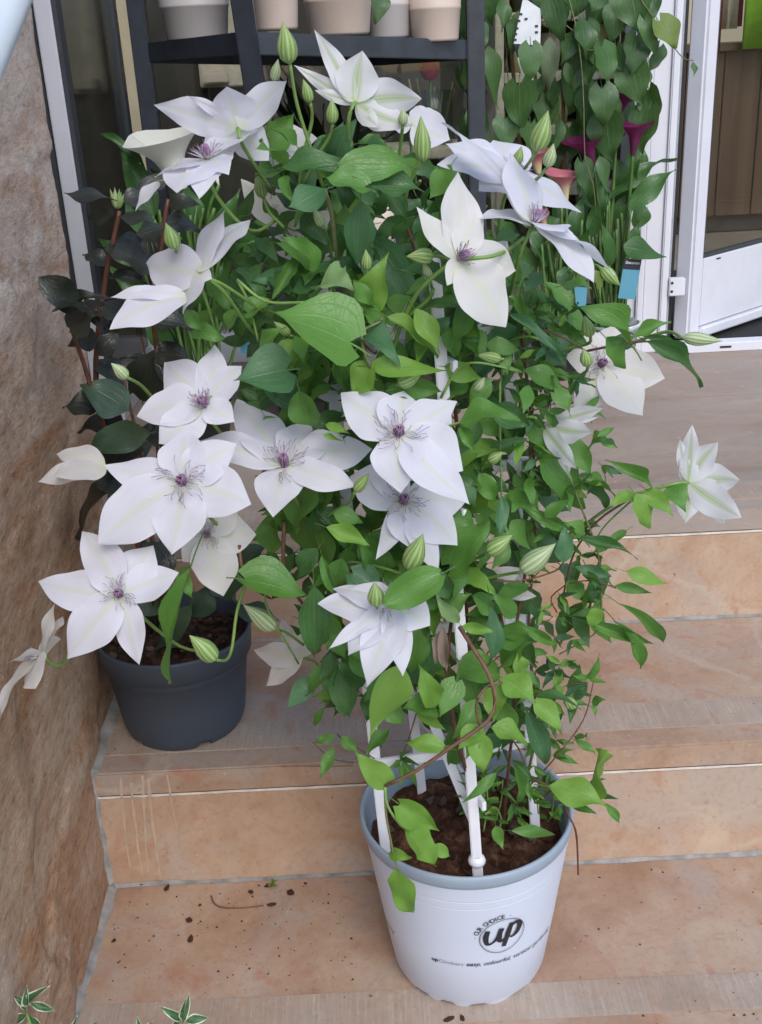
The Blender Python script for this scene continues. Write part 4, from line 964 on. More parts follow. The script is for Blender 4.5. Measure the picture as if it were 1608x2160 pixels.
# ---- leaves placed one by one: base, tip, width, distance, tone, shape
b_, m_, d_k, u_ = 'leaf_bright', 'leaf_mid', 'leaf_dark', 'leaf_blue'
LV = [(719, 348, 888, 342, 74, .96, m_, 'ov'), (768, 395, 676, 372, 52, .95, m_, 'cord'), (781, 392, 898, 392, 46, .96, d_k, 'ov'), (600, 352, 736, 328, 42, 1.0, d_k, 'ov'), (576, 334, 560, 294, 46, .98, m_, 'cord'), (683, 400, 608, 436, 56, .98, u_, 'ov'),
 (760, 425, 751, 560, 68, .98, u_, 'lan'), (664, 563, 586, 498, 46, 1.0, m_, 'ov'), (678, 602, 732, 588, 64, .96, 'leaf_pale', 'lob'), (779, 644, 808, 548, 72, .97, b_, 'cord'), (788, 528, 892, 702, 98, 1.02, u_, 'cord'), (738, 722, 571, 645, 138, .905, m_, 'cord'),
 (626, 546, 574, 630, 32, 1.0, m_, 'lob'), (630, 586, 530, 590, 46, 1.02, u_, 'ov'), (567, 633, 500, 668, 36, 1.0, m_, 'ov'), (672, 570, 642, 592, 34, 1.0, m_, 'ov'), (806, 404, 864, 462, 36, 1.0, d_k, 'ov'), (818, 668, 930, 747, 38, .94, b_, 'lan'),
 (604, 780, 494, 798, 108, .93, u_, 'cord'), (550, 732, 594, 690, 34, .97, m_, 'ov'), (632, 798, 668, 744, 36, .97, m_, 'ov'), (782, 777, 742, 836, 62, .92, b_, 'cord'), (797, 828, 738, 845, 44, .935, m_, 'ov'), (783, 772, 943, 781, 50, .92, b_, 'ov'), (818, 824, 942, 822, 46, .93, m_, 'ov'),
 (632, 828, 660, 915, 66, .93, m_, 'ov'), (660, 1005, 609, 1124, 84, .97, m_, 'ov'), (669, 1158, 655, 1035, 98, 1.0, m_, 'cord'), (706, 1083, 766, 1096, 38, .93, m_, 'ov'), (689, 1112, 780, 1148, 40, .91, b_, 'lan'), (689, 896, 735, 912, 22, .92, b_, 'ov'), (684, 918, 726, 930, 14, .92, b_, 'ov'), (740, 955, 775, 905, 60, 1.0, d_k, 'ov'),
 (518, 1222, 648, 1250, 80, .93, m_, 'cord'), (668, 1160, 617, 1225, 48, .95, d_k, 'ov'), (662, 1242, 665, 1400, 70, .90, d_k, 'ov'), (679, 1172, 708, 1262, 24, .92, m_, 'lan'), (815, 1200, 758, 1148, 60, .95, m_, 'ov'), (745, 1212, 818, 1262, 66, .93, u_, 'cord'), (928, 1212, 808, 1276, 74, .855, m_, 'round'),
 (700, 1378, 692, 1476, 40, .96, d_k, 'ov'), (715, 1410, 738, 1520, 62, .95, d_k, 'ov'), (660, 1428, 604, 1495, 46, .97, u_, 'ov'), (846, 1408, 781, 1557, 84, .885, b_, 'ov'), (684, 1494, 657, 1534, 20, .97, m_, 'lan'), (706, 1553, 658, 1566, 20, .97, m_, 'ov'), (704, 1573, 676, 1642, 26, .97, m_, 'lan'), (721, 1555, 757, 1589, 26, .97, m_, 'ov'),
 (1058, 1048, 1054, 1136, 32, .95, u_, 'lan'), (954, 1190, 1033, 1098, 86, .93, m_, 'cord'), (1151, 1089, 1202, 1052, 30, .96, m_, 'ov'), (1198, 1116, 1098, 1068, 30, .97, m_, 'lan'), (1190, 1184, 1197, 1114, 40, .95, u_, 'ov'), (1180, 1110, 1145, 1150, 44, 1.0, u_, 'ov'), (966, 1312, 918, 1254, 32, .88, 'leaf_pale', 'ov'), (978, 1321, 1044, 1333, 26, .88, b_, 'ov'),
 (1034, 1280, 1035, 1420, 40, .90, u_, 'lan'), (1052, 1342, 1130, 1342, 62, .95, m_, 'ov'), (1101, 1321, 1178, 1364, 26, .93, m_, 'lan'), (975, 1395, 1052, 1425, 72, .95, m_, 'round'), (972, 1402, 1018, 1494, 66, .95, m_, 'ov'), (1062, 1430, 1133, 1477, 60, .90, b_, 'ov'), (1098, 1422, 1096, 1380, 36, .93, b_, 'ov'), (1052, 1440, 1038, 1524, 54, .90, b_, 'ov'), (917, 1488, 893, 1412, 52, .90, b_, 'ov'),
 (913, 1490, 848, 1492, 58, .91, m_, 'cord'), (1129, 1478, 1189, 1543, 46, .90, b_, 'ov'), (1133, 1466, 1218, 1476, 26, .95, d_k, 'lan'), (1012, 1530, 984, 1600, 44, .89, b_, 'ov'), (1110, 1500, 1160, 1624, 48, .91, u_, 'lan'), (1240, 1432, 1208, 1425, 16, .97, m_, 'ov'), (1242, 1430, 1268, 1390, 20, .97, m_, 'ov'), (1244, 1432, 1280, 1440, 14, .97, m_, 'ov'), (1205, 1225, 1225, 1258, 34, 1.0, m_, 'round'),
 (938, 1577, 850, 1563, 42, .87, b_, 'ov'), (814, 1650, 750, 1588, 56, .87, b_, 'cord'), (845, 1698, 927, 1752, 58, .875, b_, 'cord'), (862, 1748, 921, 1828, 58, .87, b_, 'cord'), (914, 1784, 952, 1808, 30, .89, b_, 'ov'), (822, 1800, 862, 1806, 28, .87, b_, 'ov'), (838, 1836, 860, 1948, 56, .862, b_, 'ov'), (1006, 1545, 1021, 1634, 54, .88, b_, 'ov'), (1010, 1535, 968, 1578, 46, .885, b_, 'ov'), (1040, 1535, 1119, 1562, 44, .885, b_, 'ov'),
 (1047, 1630, 984, 1692, 26, .90, m_, 'lan'), (1085, 1614, 1103, 1702, 22, .92, m_, 'lan'), (1110, 1640, 1121, 1692, 16, .93, m_, 'lan'), (1080, 1604, 1127, 1648, 20, .93, d_k, 'lan'), (1246, 1656, 1266, 1578, 50, .92, b_, 'cord'), (1163, 1660, 1285, 1694, 60, .90, b_, 'ov'), (1200, 1692, 1258, 1716, 20, .91, m_, 'lan'), (1245, 1652, 1277, 1642, 14, .94, d_k, 'ov'), (1270, 1680, 1306, 1685, 12, .94, d_k, 'ov'), (1276, 1694, 1313, 1740, 20, .94, m_, 'lan'), (1080, 1752, 1180, 1757, 28, .92, m_, 'lan'), (1047, 1744, 1060, 1790, 27, .91, m_, 'ov'),
 (846, 1604, 822, 1620, 14, 1.0, m_, 'lan'), (848, 1606, 845, 1660, 16, 1.0, m_, 'lan'), (850, 1604, 888, 1668, 18, 1.0, m_, 'lan'), (848, 1600, 880, 1612, 14, 1.0, m_, 'lan'), (845, 1600, 860, 1585, 14, 1.0, m_, 'lan'), (1170, 1590, 1205, 1580, 14, .98, m_, 'ov'), (1172, 1592, 1222, 1612, 18, .98, m_, 'ov'), (1168, 1594, 1200, 1600, 14, .98, d_k, 'ov'), (1215, 1560, 1240, 1550, 14, .98, m_, 'ov'), (1216, 1562, 1262, 1590, 18, .98, m_, 'ov'), (1250, 1480, 1275, 1475, 22, .99, m_, 'ov'), (1252, 1484, 1258, 1512, 12, .99, m_, 'ov'),
 (900, 638, 977, 640, 56, .96, m_, 'cord'), (878, 655, 931, 743, 46, .93, b_, 'ov'), (966, 745, 932, 688, 46, .95, m_, 'ov'), (1106, 676, 1098, 594, 24, .95, m_, 'lan'), (1075, 663, 1198, 756, 28, .94, u_, 'lan'), (1140, 577, 1108, 614, 34, .96, u_, 'lob'), (1188, 602, 1247, 600, 30, .97, m_, 'ov'), (975, 890, 1084, 863, 50, .91, m_, 'ov'), (975, 904, 1000, 952, 28, .91, m_, 'ov'), (1112, 926, 1008, 972, 32, .97, d_k, 'lan'), (1140, 955, 1245, 1070, 78, 1.0, m_, 'ov'), (1198, 920, 1252, 1006, 48, 1.0, m_, 'ov'), (1108, 782, 1203, 818, 40, .97, m_, 'ov'), (1163, 812, 1212, 872, 36, .97, m_, 'ov'), (1145, 712, 1205, 772, 62, 1.01, u_, 'ov'),
 (1333, 728, 1238, 627, 34, .95, m_, 'lan'), (1334, 714, 1415, 674, 26, .95, m_, 'lan'), (1332, 730, 1285, 708, 34, .97, d_k, 'ov'), (1366, 720, 1505, 808, 42, .95, d_k, 'lan'), (1354, 708, 1474, 737, 18, .96, d_k, 'lan'), (1280, 714, 1326, 776, 46, .95, m_, 'ov'), (1336, 1044, 1287, 1063, 32, .97, b_, 'ov'), (1341, 1044, 1378, 1114, 44, .96, b_, 'ov'), (1364, 1034, 1421, 1086, 40, .97, b_, 'ov'), (1408, 1030, 1447, 1068, 52, .985, m_, 'ov'), (1376, 1030, 1298, 968, 24, .97, m_, 'lan'), (1224, 1010, 1309, 1036, 20, 1.0, m_, 'lan'), (1222, 1018, 1297, 1072, 32, 1.0, d_k, 'lan'), (1246, 940, 1275, 920, 26, 1.0, m_, 'ov'),
 (1218, 1135, 1348, 1170, 26, .98, d_k, 'lan'), (1214, 1196, 1292, 1216, 28, .97, u_, 'lan'), (1325, 1206, 1410, 1232, 38, .96, b_, 'ov'), (1300, 1236, 1373, 1248, 24, .97, m_, 'ov'), (1308, 1274, 1418, 1357, 24, .96, m_, 'lan'), (1234, 1311, 1382, 1360, 30, .97, m_, 'lan'), (1300, 1312, 1370, 1409, 20, .96, m_, 'lan'), (1262, 1285, 1250, 1318, 34, .97, b_, 'round'), (1230, 1130, 1165, 1105, 30, .99, m_, 'ov'), (1320, 1120, 1270, 1160, 22, .98, m_, 'ov'),
 (400, 1200, 330, 1455, 40, .90, m_, 'lan'), (378, 1212, 405, 1260, 34, .91, m_, 'ov'), (395, 655, 425, 700, 34, .96, m_, 'ov'), (405, 700, 470, 705, 34, .98, m_, 'ov'), (500, 655, 470, 700, 30, 1.0, m_, 'ov'), (450, 600, 490, 650, 36, 1.02, m_, 'ov'), (950, 350, 905, 420, 50, 1.0, m_, 'ov'), (1020, 505, 1050, 545, 34, .97, m_, 'ov'), (1070, 545, 1095, 600, 36, 1.0, m_, 'round'), (1075, 600, 1010, 640, 30, 1.0, d_k, 'ov'),
 (700, 1298, 690, 1372, 52, .95, m_, 'ov'), (742, 1335, 775, 1402, 46, .94, m_, 'ov'), (765, 1445, 712, 1395, 48, .94, d_k, 'ov'), (885, 1332, 858, 1425, 62, .92, m_, 'ov'), (908, 1350, 902, 1445, 52, .925, d_k, 'ov'), (800, 1470, 855, 1532, 50, .92, m_, 'ov'), (742, 1380, 792, 1442, 46, .94, m_, 'ov'), (962, 1440, 930, 1512, 56, .915, m_, 'cord'), (1002, 1478, 962, 1560, 46, .91, m_, 'ov'), (1062, 1480, 1082, 1562, 46, .92, m_, 'ov'), (690, 1320, 732, 1392, 46, .95, m_, 'ov'), (880, 1488, 942, 1540, 46, .91, b_, 'ov'), (822, 1420, 770, 1472, 52, .93, m_, 'ov'),
 (932, 1290, 992, 1250, 46, .94, m_, 'ov'), (1000, 1258, 1062, 1302, 42, .95, m_, 'ov'), (905, 1205, 962, 1268, 50, .93, d_k, 'ov'), (1012, 1000, 1050, 1062, 42, .95, m_, 'ov'), (962, 1000, 1010, 1062, 46, .955, d_k, 'ov'), (942, 1080, 1012, 1132, 52, .955, m_, 'cord'), (1000, 860, 1052, 930, 52, .97, m_, 'ov'), (982, 700, 1032, 762, 48, .96, m_, 'ov'), (1002, 640, 958, 702, 52, .96, d_k, 'ov'), (1032, 800, 990, 862, 44, .96, m_, 'ov'), (695, 1020, 640, 1102, 60, .98, m_, 'ov'), (722, 1180, 690, 1252, 52, .94, m_, 'ov'), (740, 900, 790, 850, 50, .96, m_, 'ov'), (905, 760, 870, 700, 50, .97, d_k, 'ov'), (560, 880, 600, 940, 52, .98, m_, 'ov'), (545, 850, 500, 900, 40, 1.0, d_k, 'ov'), (925, 960, 985, 930, 44, .96, m_, 'ov'), (1000, 1180, 960, 1130, 50, .95, m_, 'ov'), (1085, 1300, 1040, 1250, 40, .95, m_, 'ov'), (1080, 1100, 1120, 1160, 44, .97, m_, 'ov'), (1060, 1400, 1110, 1350, 44, .95, m_, 'ov'), (820, 1540, 770, 1590, 34, .96, m_, 'lan'),
 (935, 1320, 940, 1420, 26, .885, 'leaf_dead', 'lan'), (930, 1330, 918, 1400, 20, .89, 'leaf_dead', 'lan')]
leaf_mat('leaf_pale', (.16, .27, .10), (.20, .32, .13), rough=.5, trans=.25, vein=(.3, .4, .22))
for L_ in LV: place_leaf(cl, *L_, dY=rng.uniform(-.025, .005))
# filler leaves through the body of the plant
POLY = [(560, 310), (700, 290), (900, 300), (960, 400), (1010, 480), (1160, 590), (1280, 680), (1200, 850), (1180, 930), (1230, 1060), (1320, 1150), (1290, 1300), (1240, 1440), (1190, 1500), (1120, 1560), (960, 1560), (860, 1500), (720, 1460), (660, 1400), (620, 1250), (560, 1200), (570, 1050), (540, 900), (500, 720), (420, 640), (470, 500), (560, 420)]
def inside(x, y):
    c = False; j = len(POLY) - 1
    for i in range(len(POLY)):
        (xi, yi), (xj, yj) = POLY[i], POLY[j]
        if (yi > y) != (yj > y) and x < (xj - xi) * (y - yi) / (yj - yi) + xi: c = not c
        j = i
    return c
def rnd_pt():
    while True:
        x, y = rng.uniform(420, 1330), rng.uniform(290, 1570)
        if inside(x, y): return x, y
nleaf = len(LV); k = 0
while nleaf < 298:
    x, y = rnd_pt(); a = rng.uniform(-2.6, .6) if rng.random() < .3 else rng.uniform(.2, 2.9); L = rng.uniform(52, 105)
    edge = x > 1150
    if edge and rng.random() < .55: continue
    kind = rng.choice(['ov', 'ov', 'cord', 'lan', 'lob', 'ov']); L *= .8 if edge else 1
    place_leaf(cl, x, y, x + L * math.cos(a), y + L * math.sin(a), L * {'ov': .52, 'cord': .7, 'lan': .32, 'lob': .55}[kind], rng.uniform(.935, .99) if rng.random() < .55 and 640 < x < 1060 and y > 560 else rng.uniform(1.0, 1.08), rng.choice([m_, d_k, m_, u_, m_, d_k]), kind, rng.uniform(-.04, .03)); nleaf += 1
# the deep, uncountable rest
vs_, fs, uv, mi = [], [], [], []
def mass_leaf(x, y, L, a, Y, kind, ratio, mat, k):
    d = leaf_data(kind, rng.uniform(-.05, .4), rng.uniform(0, .5), .07, k, 7, 2, .25, rng.uniform(-.6, .6))
    B0, T0 = at(x, y, Y), at(x + L * math.cos(a), y + L * math.sin(a), Y + rng.uniform(-.035, .02)); n0 = camdir(rng.uniform(-.9, .9), rng.uniform(-.2, 1), 1)
    mm = basis_from(B0, T0, n0, L * ratio * 1.1 / FPX, L * 1.1 / FPX); o = len(vs_)
    vs_.extend([tuple(mm @ Vector(p)) for p in d[0]]); uv.extend(d[2]); fs.extend([tuple(o + q for q in f2) for f2 in d[1]]); mi.extend([mat] * len(d[1]))
for k in range(620):
    x, y = rnd_pt()
    if x > 1120 and rng.random() < .6: continue
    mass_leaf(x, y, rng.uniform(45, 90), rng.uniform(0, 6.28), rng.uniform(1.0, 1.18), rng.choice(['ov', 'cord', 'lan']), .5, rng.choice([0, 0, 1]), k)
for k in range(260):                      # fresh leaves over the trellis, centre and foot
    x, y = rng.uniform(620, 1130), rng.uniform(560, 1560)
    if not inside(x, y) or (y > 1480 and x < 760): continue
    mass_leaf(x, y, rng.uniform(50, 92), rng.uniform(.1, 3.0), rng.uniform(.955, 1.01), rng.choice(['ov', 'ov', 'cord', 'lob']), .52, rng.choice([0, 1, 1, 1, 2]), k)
for k in range(95):                       # small narrow leaflets hanging out to the side, in threes
    t = rng.random(); x = 1090 + 200 * rng.random() * (1 - .45 * abs(t - .5) * 2); y = 620 + 900 * t; Y = rng.uniform(.97, 1.05)
    if y > 1000 and x > 1260: continue
    for da in (-.75, 0, .75):
        mass_leaf(x, y, rng.uniform(26, 50), rng.uniform(-.3, 1.6) + da, Y, 'lan', rng.uniform(.30, .42), rng.choice([0, 1, 1, 2, 3]), k)
for k in range(26):                       # and round the foot
    x, y = rng.uniform(980, 1180), rng.uniform(1545, 1700); Y = rng.uniform(.96, 1.05)
    for da in (-.8, 0, .8): mass_leaf(x, y, rng.uniform(24, 46), rng.uniform(.6, 2.4) + da, Y, 'lan', .33, rng.choice([0, 1, 1]), k)
fo = mesh_from('foliage', vs_, fs, uv, True, mi)
for mname in ('leaf_dark', 'leaf_mid', 'leaf_bright', 'leaf_blue'): fo.materials.append(MAT[mname])
tag(put('foliage', fo, None, cl), kind='stuff')
# ---- stems
for pts, r0, mat in (
 ([(1045, 1750, .985), (1020, 1690, .975), (990, 1640, .96), (965, 1560, .95), (950, 1480, .95), (943, 1400, .96), (960, 1250, 1.0)], .0026, 'stem_red'),
 ([(1060, 1760, 1.02), (1075, 1600, 1.02), (1090, 1450, 1.0), (1085, 1350, 1.0), (1110, 1200, 1.01), (1130, 1050, 1.02), (1120, 900, 1.02), (1108, 760, 1.02), (1095, 640, 1.03)], .0020, 'stem_red'),
 ([(1085, 1400, .99), (1055, 1290, .99), (1062, 1180, 1.0), (1040, 1080, 1.0), (1000, 980, 1.0)], .0020, 'stem_red'),
 ([(1070, 1755, 1.04), (1130, 1560, 1.03), (1115, 1330, 1.03), (1130, 1130, 1.03), (1118, 950, 1.02), (1125, 860, 1.02)], .0017, 'stalk_brown'),
 ([(990, 1560, 1.03), (985, 1300, 1.02), (975, 1050, 1.0), (965, 900, .99), (950, 790, .99), (945, 700, 1.0), (900, 600, 1.03), (860, 480, 1.05)], .0021, 'stem_red'),
 ([(970, 1322, .89), (1000, 1370, .885), (1030, 1420, .88), (1045, 1475, .875), (1030, 1520, .87), (960, 1570, .865), (880, 1625, .865), (812, 1658, .868)], .0024, 'stalk_brown'),
 ([(1012, 1535, .875), (1005, 1490, .875), (1020, 1455, .88), (1060, 1440, .89)], .0013, 'stalk_brown'),
 ([(812, 1658, .868), (818, 1700, .865), (845, 1740, .868), (862, 1750, .87)], .0016, 'stalk_green'), ([(812, 1658, .868), (815, 1720, .865), (828, 1790, .865), (838, 1836, .862)], .0013, 'stalk_olive'),
 ([(600, 1100, .99), (598, 1180, .99), (610, 1230, 1.0), (650, 1290, 1.02)], .0022, 'stalk_brown'), ([(505, 1150, .96), (512, 1200, .95), (535, 1240, .96), (570, 1262, .98)], .0018, 'stalk_brown'), ([(590, 1220, .96), (560, 1270, .97), (630, 1400, 1.0)], .0014, 'stalk_green'),
 ([(684, 400, .98), (700, 450, .99), (708, 520, 1.0), (720, 580, 1.02), (760, 700, 1.03)], .0024, 'stalk_olive'), ([(500, 590, .98), (560, 635, .97), (640, 638, .95), (735, 635, .94)], .0016, 'stalk_green'), ([(425, 585, .95), (470, 600, .96), (560, 660, 1.0)], .0018, 'stalk_green'), ([(420, 590, .95), (440, 650, .97), (460, 720, 1.0)], .0016, 'stalk_green'),
 ([(500, 590, 1.0), (525, 640, 1.0), (545, 720, 1.0)], .0015, 'stalk_green'), ([(850, 680, .95), (880, 620, .93), (925, 575, .91), (962, 550, .90)], .0022, 'stalk_green'), ([(830, 740, .96), (850, 680, .95), (900, 635, .94), (915, 610, .93)], .0020, 'stalk_green'), ([(800, 770, .93), (830, 700, .94), (860, 640, .96)], .0018, 'stalk_olive'), ([(782, 775, .92), (768, 740, .92), (765, 700, .93), (800, 680, .94), (805, 672, .94)], .0015, 'stalk_olive'),
 ([(775, 690, .94), (765, 720, .94), (790, 745, .95), (795, 740, .95)], .0013, 'stalk_brown'), ([(930, 840, .95), (965, 780, .95), (1010, 765, .94), (1100, 785, .96)], .0014, 'stalk_green'), ([(1100, 785, .97), (1060, 780, .97), (1055, 900, .97), (1058, 1050, .98), (1052, 1130, .99)], .0013, 'stalk_green'), ([(930, 905, .92), (975, 890, .915), (1030, 885, .91)], .0012, 'stalk_green'), ([(1085, 890, 1.0), (1120, 900, .99), (1146, 905, .985)], .0014, 'stalk_green'),
 ([(1180, 740, .98), (1120, 710, .98), (1060, 720, 1.0)], .0014, 'stalk_green'), ([(1240, 740, .97), (1290, 730, .96), (1340, 722, .96), (1370, 720, .96)], .0013, 'stalk_brown'), ([(1100, 700, 1.0), (1160, 700, .99), (1240, 742, .97)], .0013, 'stalk_brown'), ([(1335, 1048, .98), (1260, 1100, 1.0), (1210, 1170, 1.02), (1190, 1250, 1.03)], .0013, 'stalk_brown'), ([(1345, 1045, .98), (1280, 1105, 1.0), (1250, 1150, 1.01)], .0010, 'stalk_green'),
 ([(1200, 1000, .99), (1230, 1080, .99), (1260, 1160, 1.0), (1270, 1250, 1.0)], .0012, 'stalk_olive'), ([(1270, 1250, .99), (1260, 1330, .99), (1180, 1380, 1.0)], .0010, 'stalk_olive'), ([(1040, 1225, .97), (1100, 1225, .97), (1170, 1205, .96), (1190, 1185, .95)], .0010, 'stalk_brown'), ([(1300, 1240, .97), (1250, 1225, .98), (1200, 1230, .99)], .0009, 'stalk_brown'),
 ([(1115, 1660, .99), (1170, 1600, .97), (1230, 1520, .98), (1252, 1440, .98)], .0009, 'stalk_brown'), ([(1150, 1680, .93), (1165, 1660, .91), (1120, 1640, .93), (1095, 1580, .96), (1060, 1535, .9)], .0012, 'stalk_brown'), ([(1178, 1670, .93), (1200, 1720, .91), (1216, 1760, .905), (1220, 1845, .905)], .0013, 'stem_red'), ([(745, 1615, .99), (690, 1616, .985), (593, 1617, .98)], .0009, 'stalk_brown'), ([(745, 1609, 1.0), (700, 1600, .99), (660, 1566, .97)], .0008, 'stalk_brown'),
 ([(712, 1548, .97), (725, 1560, .98), (790, 1600, 1.0)], .0009, 'stalk_brown'), ([(690, 1490, .97), (712, 1478, .98), (760, 1450, 1.0)], .0009, 'stalk_brown'), ([(938, 1576, .87), (960, 1572, .865)], .0011, 'stalk_olive'), ([(845, 1604, 1.0), (862, 1560, 1.0), (880, 1500, 1.01)], .0011, 'stalk_brown')):
    stalk(pts, r0, r0 * .75, mat)
for k in range(26):                       # thin dry tendrils near the right rail and foot
    x, y = rng.uniform(900, 1190), rng.uniform(700, 1560); Y = rng.uniform(1.0, 1.08)
    stalk([(x, y, Y), (x + rng.uniform(-35, 35), y - rng.uniform(15, 50), Y), (x + rng.uniform(-60, 60), y - rng.uniform(50, 90), Y), (x + rng.uniform(-60, 60), y - rng.uniform(70, 150), Y)], .0008, .0006, rng.choice(['stalk_brown', 'stem_red', 'stalk_olive']), name='tendril', sides=5)
for k in range(9):                        # foliage sprouting at the foot
    bx, by = rng.uniform(1000, 1150), rng.uniform(1690, 1760); Y = rng.uniform(.97, 1.06)
    tx, ty = bx + rng.uniform(-25, 25), by - rng.uniform(40, 110); stalk([(bx, by, Y), ((bx + tx) / 2 + 6, (by + ty) / 2, Y), (tx, ty, Y)], .0010, .0008, 'stalk_green')
    for q in range(4):
        s = .35 + q * .2; x, y = bx + (tx - bx) * s, by + (ty - by) * s
        if nleaf >= 345: break
        place_leaf(cl, x, y, x + rng.choice([-1, 1]) * rng.uniform(18, 34), y + rng.uniform(-18, 22), rng.uniform(9, 15), Y - .004, rng.choice([m_, m_, b_]), 'lan')

# ================================================================== CAMELLIA
cm = empty('camellia', (DX, DY, DZ + .12)); tag(cm, 'dark leaved camellia shrub with red brown stems in the slate blue pot', 'shrub')
cs = lambda pts, r0, r1: stalk(pts, r0, r1, 'stem_red', cm)
cs([(335, 1310, 1.32), (275, 1090, 1.30), (230, 930, 1.29), (205, 860, 1.28), (175, 760, 1.27), (150, 690, 1.26), (143, 650, 1.26)], .0036, .0022)
cs([(340, 1310, 1.33), (270, 1000, 1.32), (215, 860, 1.32), (203, 800, 1.32), (205, 720, 1.32), (215, 640, 1.32), (228, 560, 1.32), (245, 480, 1.32), (252, 445, 1.32)], .0042, .0026)
cs([(350, 1310, 1.35), (345, 1000, 1.36), (338, 800, 1.38), (326, 690, 1.38), (332, 580, 1.38), (346, 470, 1.38), (355, 420, 1.38)], .0042, .0026)
cs([(345, 1310, 1.30), (310, 1050, 1.29), (300, 960, 1.29), (275, 860, 1.30), (262, 800, 1.30)], .0030, .0018)
cs([(345, 1310, 1.34), (330, 900, 1.38), (305, 740, 1.40), (292, 690, 1.40)], .0024, .0014)
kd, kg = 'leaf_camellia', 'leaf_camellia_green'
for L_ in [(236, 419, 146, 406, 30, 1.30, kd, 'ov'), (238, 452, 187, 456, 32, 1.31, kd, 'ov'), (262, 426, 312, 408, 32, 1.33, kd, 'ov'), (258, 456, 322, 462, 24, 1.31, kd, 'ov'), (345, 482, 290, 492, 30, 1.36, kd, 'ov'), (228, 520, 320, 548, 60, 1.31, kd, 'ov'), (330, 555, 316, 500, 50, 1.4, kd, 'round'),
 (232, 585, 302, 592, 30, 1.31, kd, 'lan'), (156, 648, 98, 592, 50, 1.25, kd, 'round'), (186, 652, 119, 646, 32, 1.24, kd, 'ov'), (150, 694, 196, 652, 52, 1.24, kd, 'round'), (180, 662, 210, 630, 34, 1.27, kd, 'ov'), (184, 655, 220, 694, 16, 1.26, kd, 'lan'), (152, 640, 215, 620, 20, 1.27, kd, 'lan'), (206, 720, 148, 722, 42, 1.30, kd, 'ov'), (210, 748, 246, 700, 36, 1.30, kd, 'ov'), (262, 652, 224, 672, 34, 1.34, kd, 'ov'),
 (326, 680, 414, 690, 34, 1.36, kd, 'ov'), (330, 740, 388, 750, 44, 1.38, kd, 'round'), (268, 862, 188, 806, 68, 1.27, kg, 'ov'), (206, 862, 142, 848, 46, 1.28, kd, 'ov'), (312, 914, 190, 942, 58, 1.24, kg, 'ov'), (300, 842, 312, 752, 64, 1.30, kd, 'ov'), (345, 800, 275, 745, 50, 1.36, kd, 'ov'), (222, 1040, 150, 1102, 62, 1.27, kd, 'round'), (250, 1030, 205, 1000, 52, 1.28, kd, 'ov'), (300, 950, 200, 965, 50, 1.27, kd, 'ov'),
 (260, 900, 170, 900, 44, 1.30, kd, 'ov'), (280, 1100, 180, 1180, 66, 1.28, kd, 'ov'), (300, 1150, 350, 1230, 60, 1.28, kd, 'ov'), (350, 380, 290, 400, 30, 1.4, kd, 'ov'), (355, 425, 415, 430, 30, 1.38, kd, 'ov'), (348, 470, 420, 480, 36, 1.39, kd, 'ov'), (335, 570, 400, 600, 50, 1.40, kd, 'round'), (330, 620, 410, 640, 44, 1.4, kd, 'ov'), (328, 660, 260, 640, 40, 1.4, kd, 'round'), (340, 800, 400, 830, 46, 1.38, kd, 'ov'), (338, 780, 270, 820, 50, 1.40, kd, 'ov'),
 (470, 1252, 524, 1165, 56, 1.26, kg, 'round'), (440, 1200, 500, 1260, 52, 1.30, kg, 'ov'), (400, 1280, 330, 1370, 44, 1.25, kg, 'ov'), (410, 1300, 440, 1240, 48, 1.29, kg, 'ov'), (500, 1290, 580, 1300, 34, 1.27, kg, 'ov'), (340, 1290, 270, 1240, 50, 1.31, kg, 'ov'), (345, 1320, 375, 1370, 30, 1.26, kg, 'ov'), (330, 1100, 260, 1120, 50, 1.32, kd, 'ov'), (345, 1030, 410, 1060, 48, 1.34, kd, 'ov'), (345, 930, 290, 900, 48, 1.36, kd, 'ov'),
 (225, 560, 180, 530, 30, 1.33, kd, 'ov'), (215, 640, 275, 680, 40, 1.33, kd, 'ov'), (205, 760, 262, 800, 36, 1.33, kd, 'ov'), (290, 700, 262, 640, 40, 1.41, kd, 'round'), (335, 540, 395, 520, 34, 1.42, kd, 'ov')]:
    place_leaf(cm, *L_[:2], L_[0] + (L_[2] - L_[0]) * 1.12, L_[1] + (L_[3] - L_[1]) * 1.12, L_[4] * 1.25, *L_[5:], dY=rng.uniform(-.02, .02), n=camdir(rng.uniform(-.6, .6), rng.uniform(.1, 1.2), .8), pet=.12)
for k, (tx, ty) in enumerate(((232, 398), (242, 394), (252, 398), (262, 408), (240, 404), (256, 404))):    # shoot tip buds
    Bp, Tp = at(248 + (tx - 248) * .15, 440, 1.32), at(tx, ty, 1.315); put('bud', BUDS[k % 3], None, cm, basis_from(Bp, Tp, camdir(0, 0, 1), .0058, .0058))

# ================================================================== CALLAS
def spathe_mesh(seed, open_=1.0):
    r_ = random.Random(seed); nu, ns = 14, 28; vs_, fs, uv = [], [], []
    for i in range(nu + 1):
        s = i / nu
        for k in range(ns + 1):
            a = 2 * math.pi * k / ns * 1.06 - .2; q = (1 + math.cos(a)) / 2
            R = (.045 + .16 * s ** 1.1 + (.24 * max(0, s - .6) ** 1.3 * open_ * 2.2)); x = s * (.72 + .28 * q) - .22 * max(0, s - .8) * (1 - q) * open_
            if k > ns - 2: R *= 1.07
            tip = .18 * max(0, s - .85) / .15 * max(0, q - .9) / .1
            vs_.append((x + tip * .6, R * math.sin(a), R * math.cos(a) + tip * .4)); uv.append((s, k / ns))
    for i in range(nu):
        for k in range(ns):
            a = i * (ns + 1) + k; fs.append((a, a + 1, a + ns + 2, a + ns + 1))
    return vs_, fs, uv
